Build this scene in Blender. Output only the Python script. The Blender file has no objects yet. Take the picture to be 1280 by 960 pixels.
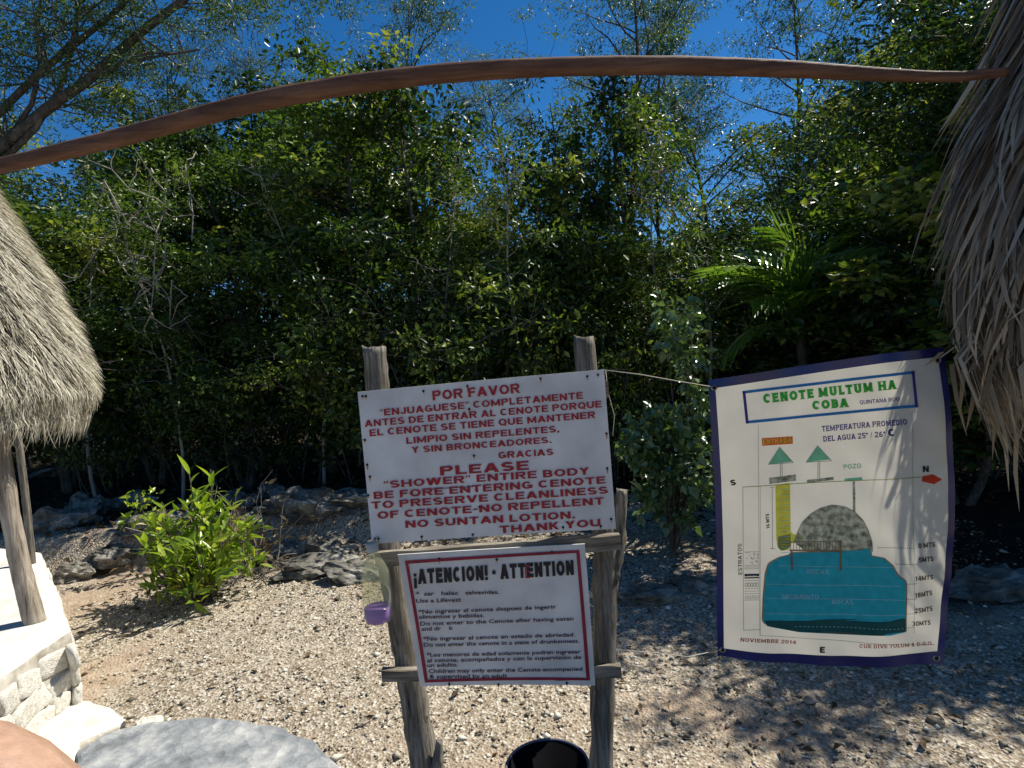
import bpy, math, random
import numpy as np
from mathutils import Vector, Matrix, noise

random.seed(7)
rng = np.random.default_rng(11)
SC = bpy.context.scene
COL = SC.collection
R = math.radians

# ------------------------------------------------------------------ camera, world, sun, exposure
FPX = 760.0                                   # focal length in pixels of a 1280 px wide frame
CAM = Vector((0, 0, 1.6))
cd = bpy.data.cameras.new('camera')
cam = bpy.data.objects.new('camera', cd)
COL.objects.link(cam)
RM = Matrix.Rotation(R(90 - 2.5), 3, 'X') @ Matrix.Rotation(R(-4.5), 3, 'Z')
cam.matrix_world = Matrix.Translation(CAM) @ RM.to_4x4()
cd.sensor_width = 36
cd.lens = 36 * FPX / 1280
cd.clip_start = 0.05
cd.clip_end = 3000
SC.camera = cam
SC.render.resolution_x, SC.render.resolution_y = 1024, 768

SUN_AZ, SUN_EL = R(66), R(54)                 # azimuth from +Y towards +X
w = bpy.data.worlds.new('World')
SC.world = w
w.use_nodes = True
nt = w.node_tree
bg = nt.nodes['Background']
sky = nt.nodes.new('ShaderNodeTexSky')
sky.sky_type = 'NISHITA'
sky.sun_disc = False
sky.sun_elevation = SUN_EL
sky.sun_rotation = SUN_AZ
sky.altitude = 0
sky.air_density = 0.85
sky.dust_density = 0.1
sky.ozone_density = 6.0
bg.inputs['Strength'].default_value = 0.08
hs = nt.nodes.new('ShaderNodeHueSaturation')
hs.inputs['Saturation'].default_value = 1.27
nt.links.new(sky.outputs[0], hs.inputs['Color'])
nt.links.new(hs.outputs[0], bg.inputs[0])
sl = bpy.data.lights.new('sun', 'SUN')
sl.energy = 4.9
sl.angle = R(0.5)
sl.color = (1.0, 0.95, 0.85)
sun = bpy.data.objects.new('sun', sl)
COL.objects.link(sun)
SD = Vector((math.sin(SUN_AZ) * math.cos(SUN_EL), math.cos(SUN_AZ) * math.cos(SUN_EL), math.sin(SUN_EL)))
sun.rotation_euler = SD.to_track_quat('Z', 'Y').to_euler()
SC.view_settings.view_transform = 'Standard'
SC.view_settings.look = 'None'
SC.view_settings.exposure = 0.5
SC.view_settings.gamma = 1
try:
    SC.cycles.max_bounces = 6
    SC.cycles.transparent_max_bounces = 6
except Exception:
    pass


def ray(px, py):
    return RM @ Vector(((px - 640) / FPX, -(py - 480) / FPX, -1.0))


def at(px, py, d):
    """point seen at pixel (px,py) at distance d straight ahead (world y)"""
    r = ray(px, py)
    return CAM + r * (d / r.y)


def onz(px, py, z=0.0):
    r = ray(px, py)
    return CAM + r * ((z - CAM.z) / r.z)


# ------------------------------------------------------------------ materials
def mat(name):
    m = bpy.data.materials.new(name)
    m.use_nodes = True
    return m, m.node_tree, m.node_tree.nodes['Principled BSDF']


def N(t, typ, **kw):
    n = t.nodes.new(typ)
    for k, v in kw.items():
        if k in n.inputs:
            n.inputs[k].default_value = v
        else:
            setattr(n, k, v)
    return n


def ramp(t, src, stops):
    r = t.nodes.new('ShaderNodeValToRGB')
    e = r.color_ramp.elements
    e[0].position, e[0].color = stops[0][0], (*stops[0][1], 1)
    e[1].position, e[1].color = stops[-1][0], (*stops[-1][1], 1)
    for p, c in stops[1:-1]:
        k = e.new(p)
        k.color = (*c, 1)
    t.links.new(src, r.inputs[0])
    return r


def simple(name, col, rough=0.7, spec=0.3, noise_scale=None, amt=0.15, bump=0.0, bscale=60, metal=0, trans=0.0):
    m, t, b = mat(name)
    b.inputs['Base Color'].default_value = (*col, 1)
    b.inputs['Roughness'].default_value = rough
    b.inputs['Specular IOR Level'].default_value = spec
    b.inputs['Metallic'].default_value = metal
    tc = t.nodes.new('ShaderNodeTexCoord')
    if noise_scale:
        n = N(t, 'ShaderNodeTexNoise', Scale=noise_scale, Detail=6.0)
        t.links.new(tc.outputs['Object'], n.inputs['Vector'])
        lo = [c * (1 - amt) for c in col]
        hi = [min(1, c * (1 + amt)) for c in col]
        r = ramp(t, n.outputs['Fac'], [(0.3, lo), (0.7, hi)])
        t.links.new(r.outputs[0], b.inputs['Base Color'])
    if bump:
        n2 = N(t, 'ShaderNodeTexNoise', Scale=bscale, Detail=5.0)
        t.links.new(tc.outputs['Object'], n2.inputs['Vector'])
        bp = N(t, 'ShaderNodeBump', Strength=bump, Distance=0.01)
        t.links.new(n2.outputs['Fac'], bp.inputs['Height'])
        t.links.new(bp.outputs[0], b.inputs['Normal'])
    if trans:
        tr = t.nodes.new('ShaderNodeBsdfTranslucent')
        if noise_scale:
            t.links.new(r.outputs[0], tr.inputs[0])
        else:
            tr.inputs[0].default_value = (*col, 1)
        mx = N(t, 'ShaderNodeMixShader', Fac=trans)
        t.links.new(b.outputs[0], mx.inputs[1])
        t.links.new(tr.outputs[0], mx.inputs[2])
        t.links.new(mx.outputs[0], t.nodes['Material Output'].inputs[0])
    return m


def leaf_mat(name, stops, rough=0.38, trans=0.35, tcol=(1.25, 1.35, 0.6), spec=0.5):
    """leaf colour from the per-leaf 'var' attribute, plus light through the blade"""
    m, t, b = mat(name)
    a = t.nodes.new('ShaderNodeAttribute')
    a.attribute_name = 'var'
    oi = t.nodes.new('ShaderNodeObjectInfo')
    ad = N(t, 'ShaderNodeMath', operation='MULTIPLY_ADD')
    t.links.new(oi.outputs['Random'], ad.inputs[0])
    ad.inputs[1].default_value = 0.44
    t.links.new(a.outputs['Fac'], ad.inputs[2])
    sb = N(t, 'ShaderNodeMath', operation='SUBTRACT')
    t.links.new(ad.outputs[0], sb.inputs[0])
    sb.inputs[1].default_value = 0.22
    r = ramp(t, sb.outputs[0], stops)
    t.links.new(r.outputs[0], b.inputs['Base Color'])
    b.inputs['Roughness'].default_value = rough
    b.inputs['Specular IOR Level'].default_value = spec
    tr = t.nodes.new('ShaderNodeBsdfTranslucent')
    mm = N(t, 'ShaderNodeMix', data_type='RGBA', blend_type='MULTIPLY')
    mm.inputs[0].default_value = 1
    t.links.new(r.outputs[0], mm.inputs[6])
    mm.inputs[7].default_value = (*tcol, 1)
    t.links.new(mm.outputs[2], tr.inputs[0])
    mx = N(t, 'ShaderNodeMixShader', Fac=trans)
    t.links.new(b.outputs[0], mx.inputs[1])
    t.links.new(tr.outputs[0], mx.inputs[2])
    t.links.new(mx.outputs[0], t.nodes['Material Output'].inputs[0])
    return m


def wood_mat(name, c1, c2, c3, sc=(26, 26, 2.2), bump=0.9, rough=0.85):
    m, t, b = mat(name)
    tc = t.nodes.new('ShaderNodeTexCoord')
    mp = t.nodes.new('ShaderNodeMapping')
    mp.inputs['Scale'].default_value = sc
    t.links.new(tc.outputs['Object'], mp.inputs[0])
    n = N(t, 'ShaderNodeTexNoise', Scale=1.6, Detail=8.0, Roughness=0.65, Distortion=0.6)
    t.links.new(mp.outputs[0], n.inputs['Vector'])
    r = ramp(t, n.outputs['Fac'], [(0.3, c1), (0.47, c2), (0.72, c3)])
    n2 = N(t, 'ShaderNodeTexNoise', Scale=5.0, Detail=4.0)
    t.links.new(tc.outputs['Object'], n2.inputs['Vector'])
    mm = N(t, 'ShaderNodeMix', data_type='RGBA', blend_type='MULTIPLY')
    mm.inputs[0].default_value = 0.6
    r2 = ramp(t, n2.outputs['Fac'], [(0.35, (0.45, 0.42, 0.38)), (0.65, (1, 1, 1))])
    t.links.new(r.outputs[0], mm.inputs[6])
    t.links.new(r2.outputs[0], mm.inputs[7])
    t.links.new(mm.outputs[2], b.inputs['Base Color'])
    b.inputs['Roughness'].default_value = rough
    b.inputs['Specular IOR Level'].default_value = 0.2
    bp = N(t, 'ShaderNodeBump', Strength=bump, Distance=0.012)
    t.links.new(n.outputs['Fac'], bp.inputs['Height'])
    t.links.new(bp.outputs[0], b.inputs['Normal'])
    return m


M = {}
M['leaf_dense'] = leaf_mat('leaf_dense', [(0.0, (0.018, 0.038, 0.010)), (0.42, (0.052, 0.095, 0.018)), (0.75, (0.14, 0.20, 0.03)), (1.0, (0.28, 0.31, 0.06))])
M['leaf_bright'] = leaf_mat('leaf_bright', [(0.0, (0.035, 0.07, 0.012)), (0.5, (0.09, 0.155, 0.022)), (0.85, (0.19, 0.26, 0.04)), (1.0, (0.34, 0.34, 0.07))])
M['leaf_lacy'] = leaf_mat('leaf_lacy', [(0.0, (0.03, 0.06, 0.022)), (0.6, (0.075, 0.13, 0.04)), (1.0, (0.16, 0.22, 0.07))], rough=0.45)
M['leaf_round'] = leaf_mat('leaf_round', [(0.0, (0.05, 0.10, 0.03)), (0.6, (0.12, 0.19, 0.07)), (1.0, (0.26, 0.33, 0.16))], rough=0.28, trans=0.25, spec=0.8)
M['leaf_palm'] = leaf_mat('leaf_palm', [(0.0, (0.06, 0.13, 0.02)), (0.6, (0.14, 0.24, 0.035)), (1.0, (0.28, 0.36, 0.08))], rough=0.24, trans=0.35, spec=0.8)
M['leaf_croton'] = leaf_mat('leaf_croton', [(0.0, (0.08, 0.15, 0.02)), (0.45, (0.22, 0.32, 0.03)), (0.8, (0.42, 0.48, 0.06)), (1.0, (0.65, 0.55, 0.05))], rough=0.3, trans=0.45)
M['leaf_yellow'] = leaf_mat('leaf_yellow', [(0.0, (0.45, 0.48, 0.05)), (1.0, (0.75, 0.60, 0.04))], rough=0.35, trans=0.4)
M['litter'] = leaf_mat('litter', [(0.0, (0.05, 0.035, 0.02)), (0.5, (0.16, 0.11, 0.06)), (0.85, (0.34, 0.27, 0.17)), (1.0, (0.5, 0.45, 0.34))], rough=0.8, trans=0.1, tcol=(1, .9, .7), spec=0.2)
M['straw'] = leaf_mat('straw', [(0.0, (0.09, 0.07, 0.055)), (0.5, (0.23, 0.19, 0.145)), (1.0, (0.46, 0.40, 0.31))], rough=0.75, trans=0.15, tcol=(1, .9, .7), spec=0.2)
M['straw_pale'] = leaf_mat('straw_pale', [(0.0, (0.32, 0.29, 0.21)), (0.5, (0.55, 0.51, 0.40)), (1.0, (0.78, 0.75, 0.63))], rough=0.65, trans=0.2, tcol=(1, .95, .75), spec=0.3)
M['straw_core'] = simple('straw_core', (0.055, 0.045, 0.033), 0.95, 0.05, 30, 0.5, 0.8, 90)
M['bark'] = wood_mat('bark', (0.04, 0.034, 0.028), (0.10, 0.088, 0.072), (0.22, 0.20, 0.17), (14, 14, 3), 0.6)
M['bark_pale'] = wood_mat('bark_pale', (0.2, 0.18, 0.15), (0.36, 0.33, 0.28), (0.55, 0.52, 0.46), (14, 14, 3), 0.5)
M['post_wood'] = wood_mat('post_wood', (0.04, 0.034, 0.028), (0.19, 0.17, 0.14), (0.46, 0.43, 0.37), (34, 34, 2.4), 1.0)
M['post_pale'] = wood_mat('post_pale', (0.12, 0.09, 0.065), (0.38, 0.32, 0.25), (0.6, 0.54, 0.45), (26, 26, 2.2), 1.0)
M['rust_pole'] = wood_mat('rust_pole', (0.075, 0.04, 0.027), (0.15, 0.075, 0.046), (0.23, 0.125, 0.078), (4, 40, 40), 0.5, 0.65)
M['sign_white'] = simple('sign_white', (0.65, 0.64, 0.62), 0.5, 0.35, 7, 0.16, 0.08, 30)
M['sign_red'] = simple('sign_red', (0.36, 0.022, 0.03), 0.55, 0.3, 160, 0.35)
M['border_red'] = simple('border_red', (0.27, 0.018, 0.045), 0.5, 0.3, 20, 0.25)
M['ink_black'] = simple('ink_black', (0.018, 0.018, 0.022), 0.5, 0.3, 60, 0.3)
M['ink_faded'] = simple('ink_faded', (0.075, 0.035, 0.05), 0.6, 0.2, 90, 0.5)
M['nail'] = simple('nail', (0.05, 0.025, 0.015), 0.7, 0.3, metal=0.4)
M['rust_stain'] = simple('rust_stain', (0.42, 0.26, 0.13), 0.8, 0.1, 80, 0.4)
TR = 0.40
M['vinyl'] = simple('vinyl', (0.76, 0.72, 0.62), 0.55, 0.3, 6, 0.08, 0.3, 14, trans=TR)
M['hem_blue'] = simple('hem_blue', (0.013, 0.015, 0.10), 0.3, 0.6, 5, 0.35, trans=0.12)
for nme, c in dict(p_blue=(0.03, 0.19, 0.50), p_navy=(0.05, 0.04, 0.25), p_green=(0.07, 0.48, 0.07), p_orange=(0.75, 0.16, 0.02), p_yellow=(0.9, 0.7, 0.12),
                   p_mint=(0.22, 0.58, 0.40), p_lime=(0.74, 0.72, 0.10), p_olive=(0.33, 0.38, 0.10), p_teal=(0.03, 0.58, 0.70), p_deep=(0.015, 0.14, 0.13),
                   p_pale=(0.42, 0.72, 0.78), p_brown=(0.32, 0.23, 0.13), p_red=(0.62, 0.05, 0.02), p_dkred=(0.35, 0.03, 0.04), p_grey=(0.33, 0.35, 0.30), p_line=(0.25, 0.28, 0.25),
                   p_black=(0.02, 0.02, 0.02)).items():
    M[nme] = simple(nme, c, 0.5, 0.3, 40, 0.12, trans=0.4)
M['p_rock'] = simple('p_rock', (0.38, 0.40, 0.32), 0.6, 0.2, 55, 0.75, trans=0.4)
M['grommet'] = simple('grommet', (0.35, 0.33, 0.28), 0.4, 0.5, metal=0.9)
M['string'] = simple('string', (0.5, 0.47, 0.4), 0.7)
M['bucket'] = simple('bucket', (0.004, 0.004, 0.005), 0.85, 0.08, 12, 0.5)
M['bucket_rim'] = simple('bucket_rim', (0.12, 0.12, 0.15), 0.35, 0.5)
M['skin'] = simple('skin', (0.42, 0.26, 0.18), 0.5, 0.35, 90, 0.14, 0.25, 400)
M['cloth_brown'] = simple('cloth_brown', (0.05, 0.018, 0.014), 0.9, 0.1, 100, 0.3)
M['hair'] = simple('hair', (0.02, 0.013, 0.01), 0.5, 0.4, 80, 0.4, 0.8, 200)
M['eye'] = simple('eye', (0.5, 0.48, 0.45), 0.2, 0.5)
M['slab_white'] = simple('slab_white', (0.68, 0.64, 0.54), 0.85, 0.1, 7, 0.12, 0.5, 40)



def rock_material(name, c0, c1, c2, bump=.9):
    m, t, b = mat(name)
    tc = t.nodes.new('ShaderNodeTexCoord')
    n = N(t, 'ShaderNodeTexNoise', Scale=5.5, Detail=9.0, Roughness=0.68)
    t.links.new(tc.outputs['Object'], n.inputs['Vector'])
    r = ramp(t, n.outputs['Fac'], [(0.32, c0), (0.5, c1), (0.68, c2)])
    t.links.new(r.outputs[0], b.inputs['Base Color'])
    b.inputs['Roughness'].default_value = 0.95
    b.inputs['Specular IOR Level'].default_value = 0.1
    n2 = N(t, 'ShaderNodeTexVoronoi', Scale=16.0)
    t.links.new(tc.outputs['Object'], n2.inputs['Vector'])
    ad = N(t, 'ShaderNodeMath', operation='ADD')
    t.links.new(n.outputs['Fac'], ad.inputs[0])
    t.links.new(n2.outputs['Distance'], ad.inputs[1])
    bp = N(t, 'ShaderNodeBump', Strength=bump, Distance=0.03 if bump > .5 else .012)
    t.links.new(ad.outputs[0], bp.inputs['Height'])
    t.links.new(bp.outputs[0], b.inputs['Normal'])
    return m


M['rock'] = rock_material('rock', (0.04, 0.037, 0.03), (0.17, 0.16, 0.135), (0.42, 0.40, 0.35))
M['stone_tan'] = rock_material('stone_tan', (0.18, 0.15, 0.11), (0.34, 0.29, 0.22), (0.52, 0.47, 0.38))
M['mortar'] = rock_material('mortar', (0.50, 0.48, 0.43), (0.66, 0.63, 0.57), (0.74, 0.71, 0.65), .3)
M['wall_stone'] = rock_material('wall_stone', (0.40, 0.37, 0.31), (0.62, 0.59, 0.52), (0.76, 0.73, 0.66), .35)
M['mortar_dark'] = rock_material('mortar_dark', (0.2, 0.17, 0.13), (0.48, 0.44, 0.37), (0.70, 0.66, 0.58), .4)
M['slab_grey'] = rock_material('slab_grey', (0.13, 0.14, 0.145), (0.26, 0.275, 0.28), (0.46, 0.46, 0.44), .6)
M['pebble'] = leaf_mat('pebble', [(0.0, (0.12, 0.10, 0.07)), (0.3, (0.33, 0.29, 0.22)), (0.65, (0.55, 0.51, 0.41)), (1.0, (0.80, 0.77, 0.68))], rough=0.9, trans=0.0, spec=0.15)


def smooth01(x):
    x = np.clip(x, 0, 1)
    return x * x * (3 - 2 * x)


_S = [(math.cos(a), math.sin(a), p) for a, p in [(0.3, 0.1), (1.2, 2.0), (2.1, 4.2), (2.9, 1.3), (0.9, 5.1), (1.7, 3.3)]]


def wob(x, y, f):
    s = 0
    for i, (a, b, p) in enumerate(_S):
        k = f * (1 + 0.37 * i)
        s = s + np.sin(k * (a * x + b * y) + p + 1.3 * np.sin(0.6 * k * (b * x - a * y) + 2 * p)) / (1 + 0.4 * i)
    return s / 3.0


def ledge_y(x):
    return 5.55 + 0.22 * wob(x, x * 0.3, 1.4) + 0.10 * np.clip(x, -4, 4)


def hgt(x, y):
    x = np.asarray(x, float)
    y = np.asarray(y, float)
    h = 0.02 * wob(x, y, 1.3) + 0.008 * wob(x, y, 6.0)
    side = smooth01((1.5 - x) / 2.0) * 0.24 + 0.06
    h = h + side * smooth01((y - ledge_y(x)) / 0.35)
    h = h + smooth01((y - 5.6) / 1.5) * (0.05 * wob(x, y, 1.9) + 0.03 * wob(x, y, 5.5))
    h = h + 0.10 * smooth01((y - 6) / 8.0)
    return h


def ground_material():
    m, t, b = mat('ground')
    L = t.links
    tc = t.nodes.new('ShaderNodeTexCoord')
    P = tc.outputs['Object']

    def noise_(s, d=6.0, r=0.6):
        n = N(t, 'ShaderNodeTexNoise', Scale=s, Detail=d, Roughness=r)
        L.new(P, n.inputs['Vector'])
        return n.outputs['Fac']
    fine = N(t, 'ShaderNodeTexVoronoi', Scale=75.0)
    L.new(P, fine.inputs['Vector'])
    grav = ramp(t, fine.outputs['Color'], [(0.1, (0.17, 0.13, 0.09)), (0.5, (0.36, 0.30, 0.22)), (0.9, (0.58, 0.53, 0.44))])
    dirt = ramp(t, noise_(9, 9, 0.7), [(0.3, (0.27, 0.20, 0.14)), (0.55, (0.42, 0.33, 0.24)), (0.75, (0.54, 0.45, 0.35))])
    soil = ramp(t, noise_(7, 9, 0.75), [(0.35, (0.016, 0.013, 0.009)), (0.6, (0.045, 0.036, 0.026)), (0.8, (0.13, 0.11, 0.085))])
    attr = t.nodes.new('ShaderNodeAttribute')
    attr.attribute_name = 'dirt'
    n1 = noise_(3.0, 5)
    a1 = N(t, 'ShaderNodeMath', operation='MULTIPLY_ADD')
    L.new(n1, a1.inputs[0])
    a1.inputs[1].default_value = 1.0
    L.new(attr.outputs['Fac'], a1.inputs[2])
    k1 = ramp(t, a1.outputs[0], [(0.58, (0, 0, 0)), (0.85, (1, 1, 1))])
    mx = N(t, 'ShaderNodeMix', data_type='RGBA')
    L.new(k1.outputs[0], mx.inputs[0])
    L.new(grav.outputs[0], mx.inputs[6])
    L.new(dirt.outputs[0], mx.inputs[7])
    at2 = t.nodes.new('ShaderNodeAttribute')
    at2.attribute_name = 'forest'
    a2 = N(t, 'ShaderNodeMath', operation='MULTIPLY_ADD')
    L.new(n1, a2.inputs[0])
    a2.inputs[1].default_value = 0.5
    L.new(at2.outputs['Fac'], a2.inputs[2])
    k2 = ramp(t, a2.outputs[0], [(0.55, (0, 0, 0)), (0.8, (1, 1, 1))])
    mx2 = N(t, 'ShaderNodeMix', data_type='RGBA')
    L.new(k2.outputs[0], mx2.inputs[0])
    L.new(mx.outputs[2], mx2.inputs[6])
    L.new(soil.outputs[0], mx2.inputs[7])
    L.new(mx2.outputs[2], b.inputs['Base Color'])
    b.inputs['Roughness'].default_value = 0.95
    b.inputs['Specular IOR Level'].default_value = 0.1
    ad = N(t, 'ShaderNodeMath', operation='ADD')
    L.new(fine.outputs['Distance'], ad.inputs[0])
    L.new(noise_(40, 6), ad.inputs[1])
    bp = N(t, 'ShaderNodeBump', Strength=0.8, Distance=0.012)
    L.new(ad.outputs[0], bp.inputs['Height'])
    L.new(bp.outputs[0], b.inputs['Normal'])
    return m


M['ground'] = ground_material()


# ------------------------------------------------------------------ object helpers
def mesh_np(name, V, F, var=None, attrs=None, smooth=False):
    """V (n,3), F (m,k) with k 3 or 4"""
    V = np.ascontiguousarray(V, dtype=np.float32)
    F = np.ascontiguousarray(F, dtype=np.int32)
    me = bpy.data.meshes.new(name)
    me.vertices.add(len(V))
    me.vertices.foreach_set('co', V.ravel())
    k = F.shape[1]
    me.loops.add(F.size)
    me.loops.foreach_set('vertex_index', F.ravel())
    me.polygons.add(len(F))
    me.polygons.foreach_set('loop_start', np.arange(0, F.size, k, dtype=np.int32))
    try:
        me.polygons.foreach_set('loop_total', np.full(len(F), k, dtype=np.int32))
    except Exception:
        pass
    if smooth:
        me.polygons.foreach_set('use_smooth', np.ones(len(F), dtype=bool))
    me.update(calc_edges=True)
    if var is not None:
        attrs = dict(attrs or {}, var=var)
    for nme, a in (attrs or {}).items():
        at_ = me.attributes.new(nme, 'FLOAT', 'POINT')
        at_.data.foreach_set('value', np.ascontiguousarray(a, dtype=np.float32))
    return me


def link(name, me, m=None, parent=None, loc=None):
    o = bpy.data.objects.new(name, me)
    COL.objects.link(o)
    if m is not None and me is not None and not me.materials:
        for q in (m if isinstance(m, (list, tuple)) else [m]):
            me.materials.append(q)
    if parent is not None:
        o.parent = parent
    if loc is not None:
        o.location = loc
    return o


def tag(o, label=None, cat=None, group=None, kind=None):
    if label:
        o['label'] = label
    if cat:
        o['category'] = cat
    if group:
        o['group'] = group
    if kind:
        o['kind'] = kind
    return o


def thing(name, label, cat, loc=(0, 0, 0), group=None):
    o = bpy.data.objects.new(name, None)
    COL.objects.link(o)
    o.location = loc
    o.empty_display_size = 0.1
    return tag(o, label, cat, group)


class MB:
    """collects plain polygons"""
    def __init__(s):
        s.v, s.f = [], []

    def add(s, vs, fs):
        b = len(s.v)
        s.v += [tuple(v) for v in vs]
        s.f += [tuple(b + i for i in f) for f in fs]

    def box(s, c, sx, sy, sz, rot=None):
        vs = []
        for x in (-1, 1):
            for y in (-1, 1):
                for z in (-1, 1):
                    p = Vector((x * sx / 2, y * sy / 2, z * sz / 2))
                    if rot is not None:
                        p = rot @ p
                    vs.append(Vector(c) + p)
        s.add(vs, [(0, 1, 3, 2), (4, 6, 7, 5), (0, 4, 5, 1), (2, 3, 7, 6), (0, 2, 6, 4), (1, 5, 7, 3)])

    def tube(s, pts, rad, n=8, cap=True, squash=1.0, jitter=0.0):
        pts = [Vector(p) for p in pts]
        if not hasattr(rad, '__len__'):
            rad = [rad] * len(pts)
        b = len(s.v)
        up = None
        for i, p in enumerate(pts):
            d = (pts[min(i + 1, len(pts) - 1)] - pts[max(i - 1, 0)]).normalized()
            if up is None:
                up = d.orthogonal().normalized()
            up = (up - d * up.dot(d)).normalized()
            sd = d.cross(up)
            for k in range(n):
                a = 2 * math.pi * k / n
                rr = rad[i] * (1 + (random.uniform(-jitter, jitter) if jitter else 0))
                s.v.append(tuple(p + (up * math.cos(a) * squash + sd * math.sin(a)) * rr))
        for i in range(len(pts) - 1):
            for k in range(n):
                k2 = (k + 1) % n
                s.f.append((b + i * n + k, b + i * n + k2, b + (i + 1) * n + k2, b + (i + 1) * n + k))
        if cap:
            s.f.append(tuple(b + k for k in range(n))[::-1])
            s.f.append(tuple(b + (len(pts) - 1) * n + k for k in range(n)))

    def mesh(s, name, smooth=True):
        me = bpy.data.meshes.new(name)
        me.from_pydata(s.v, [], s.f)
        if smooth:
            me.polygons.foreach_set('use_smooth', [True] * len(me.polygons))
        me.update()
        return me

    def build(s, name, m, parent=None, smooth=True):
        return link(name, s.mesh(name, smooth), m, parent)


def leaves_np(C, D, Nn, Lh, Wd, fold=0.25):
    """rhombic folded leaves. C base (n,3), D axis, Nn normal (n,3), Lh, Wd (n,)"""
    D = D / np.linalg.norm(D, axis=1, keepdims=True)
    S = np.cross(D, Nn)
    S /= np.maximum(np.linalg.norm(S, axis=1, keepdims=True), 1e-6)
    U = np.cross(S, D)
    Lh = Lh[:, None]
    Wd = Wd[:, None]
    b = C
    t = C + D * Lh - U * Lh * 0.12
    l = C + D * Lh * 0.45 + S * Wd * 0.5 + U * Wd * fold
    r = C + D * Lh * 0.45 - S * Wd * 0.5 + U * Wd * fold
    n = len(C)
    V = np.stack([b, l, t, r], 1).reshape(-1, 3)
    i = np.arange(n)[:, None] * 4
    F = np.concatenate([i + [0, 1, 2], i + [0, 2, 3]], 0)
    return V, F


def rand_unit(n):
    v = rng.normal(size=(n, 3))
    return v / np.linalg.norm(v, axis=1, keepdims=True)


def cluster_leaves(centres, radii, per, length, var_base, flat=0.7, width=0.5, droop=0.2, lvar=0.35, upn=0.7):
    n = len(centres) * per
    C0 = np.repeat(np.asarray(centres, float), per, 0)
    Rr = np.repeat(np.asarray(radii, float), per)[:, None]
    off = rand_unit(n) * (rng.random((n, 1)) ** 0.45) * Rr
    off[:, 2] *= flat
    C = C0 + off
    D = rand_unit(n) * 0.8 + off / np.maximum(Rr, 1e-4)
    D[:, 2] -= droop
    Nn = rand_unit(n)
    Nn[:, 2] += upn
    Lh = length * (1 + lvar * rng.normal(size=n)).clip(0.45, 1.9)
    V, F = leaves_np(C, D, Nn, Lh, Lh * width)
    vb = np.repeat(np.asarray(var_base, float), per)
    var = np.repeat((vb + rng.normal(size=n) * 0.18).clip(0, 1), 4)
    return V, F, var


# ------------------------------------------------------------------ ground
def axis(a, b, fine_a, fine_b, step, growth=1.18):
    pts = list(np.arange(fine_a, fine_b + 1e-6, step))
    s, x = step, fine_b
    while x < b:
        s *= growth
        x += s
        pts.append(x)
    s, x = step, fine_a
    while x > a:
        s *= growth
        x -= s
        pts.insert(0, x)
    return np.array(pts)


gx = axis(-900, 900, -4.2, 4.2, 0.04)
gy = axis(-900, 900, 1.2, 7.5, 0.04)
GX, GY = np.meshgrid(gx, gy)
near = (np.abs(GX) < 60) & (np.abs(GY) < 60)
GZ = np.where(near, hgt(GX, GY), 0.1)
GZ = GZ + np.where((GY > 1.2) & (GY < 7.5), 0.006 * wob(GX, GY, 23.0) + 0.004 * rng.normal(size=GX.shape), 0)
ny, nx = GX.shape
V = np.stack([GX, GY, GZ], -1).reshape(-1, 3)
ii = (np.arange(ny - 1)[:, None] * nx + np.arange(nx - 1)[None, :]).reshape(-1, 1)
F = np.concatenate([ii, ii + 1, ii + nx + 1, ii + nx], 1)


def blob(x, y, cx, cy, rx, ry):
    return np.exp(-(((x - cx) / rx) ** 2 + ((y - cy) / ry) ** 2))


def dirt_mask(x, y):
    pa, pb = onz(125, 740), onz(120, 850)
    q1, q2, q3 = onz(840, 890), onz(640, 950), onz(1000, 930)
    return (0.16 * smooth01((wob(x, y, 2.3) - .1) / .6) + 0.75 * blob(x, y, pa.x, pa.y, .26, .6) + 0.8 * blob(x, y, pb.x, pb.y, .17, .45) + 0.5 * blob(x, y, q1.x, q1.y, .25, .14)
            + .25 * blob(x, y, q2.x, q2.y, .35, .15) + .25 * blob(x, y, q3.x, q3.y, .5, .25))


fx, fy = GX.ravel(), GY.ravel()
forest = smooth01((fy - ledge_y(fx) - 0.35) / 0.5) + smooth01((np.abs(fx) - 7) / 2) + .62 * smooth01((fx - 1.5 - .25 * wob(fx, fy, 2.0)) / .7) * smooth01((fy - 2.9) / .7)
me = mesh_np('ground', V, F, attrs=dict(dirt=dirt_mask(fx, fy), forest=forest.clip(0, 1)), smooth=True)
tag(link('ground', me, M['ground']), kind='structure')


def pebbles(n, xr, yr, smin, smax, keep=None, seed=3):
    r_ = np.random.default_rng(seed)
    x = r_.uniform(*xr, n)
    y = r_.uniform(*yr, n)
    if keep is not None:
        k = r_.random(n) < keep(x, y)
        x, y = x[k], y[k]
    n = len(x)
    s = smin * (smax / smin) ** (r_.random(n) ** 2.2)
    base = np.array([[1, 0, 0], [0.3, 1, 0], [-1, 0.2, 0], [-.2, -1, 0], [0.1, 0, .8], [-.1, 0, -.7], ], float)
    faces = np.array([[0, 1, 4], [1, 2, 4], [2, 3, 4], [3, 0, 4], [1, 0, 5], [2, 1, 5], [3, 2, 5], [0, 3, 5]])
    V = np.repeat(base[None], n, 0) * (1 + 0.35 * r_.normal(size=(n, 6, 3))) * s[:, None, None]
    V[..., 2] *= 0.7
    a = r_.uniform(0, 6.28, n)
    c, sn = np.cos(a)[:, None], np.sin(a)[:, None]
    X = V[..., 0] * c - V[..., 1] * sn
    Y = V[..., 0] * sn + V[..., 1] * c
    V[..., 0] = X + x[:, None]
    V[..., 1] = Y + y[:, None]
    V[..., 2] += (hgt(x, y) + s * 0.2)[:, None]
    F = (np.arange(n)[:, None, None] * 6 + faces[None]).reshape(-1, 3)
    var = np.repeat(r_.normal(0.55, 0.33, n).clip(0, 1), 6)
    return V.reshape(-1, 3), F, var


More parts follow.
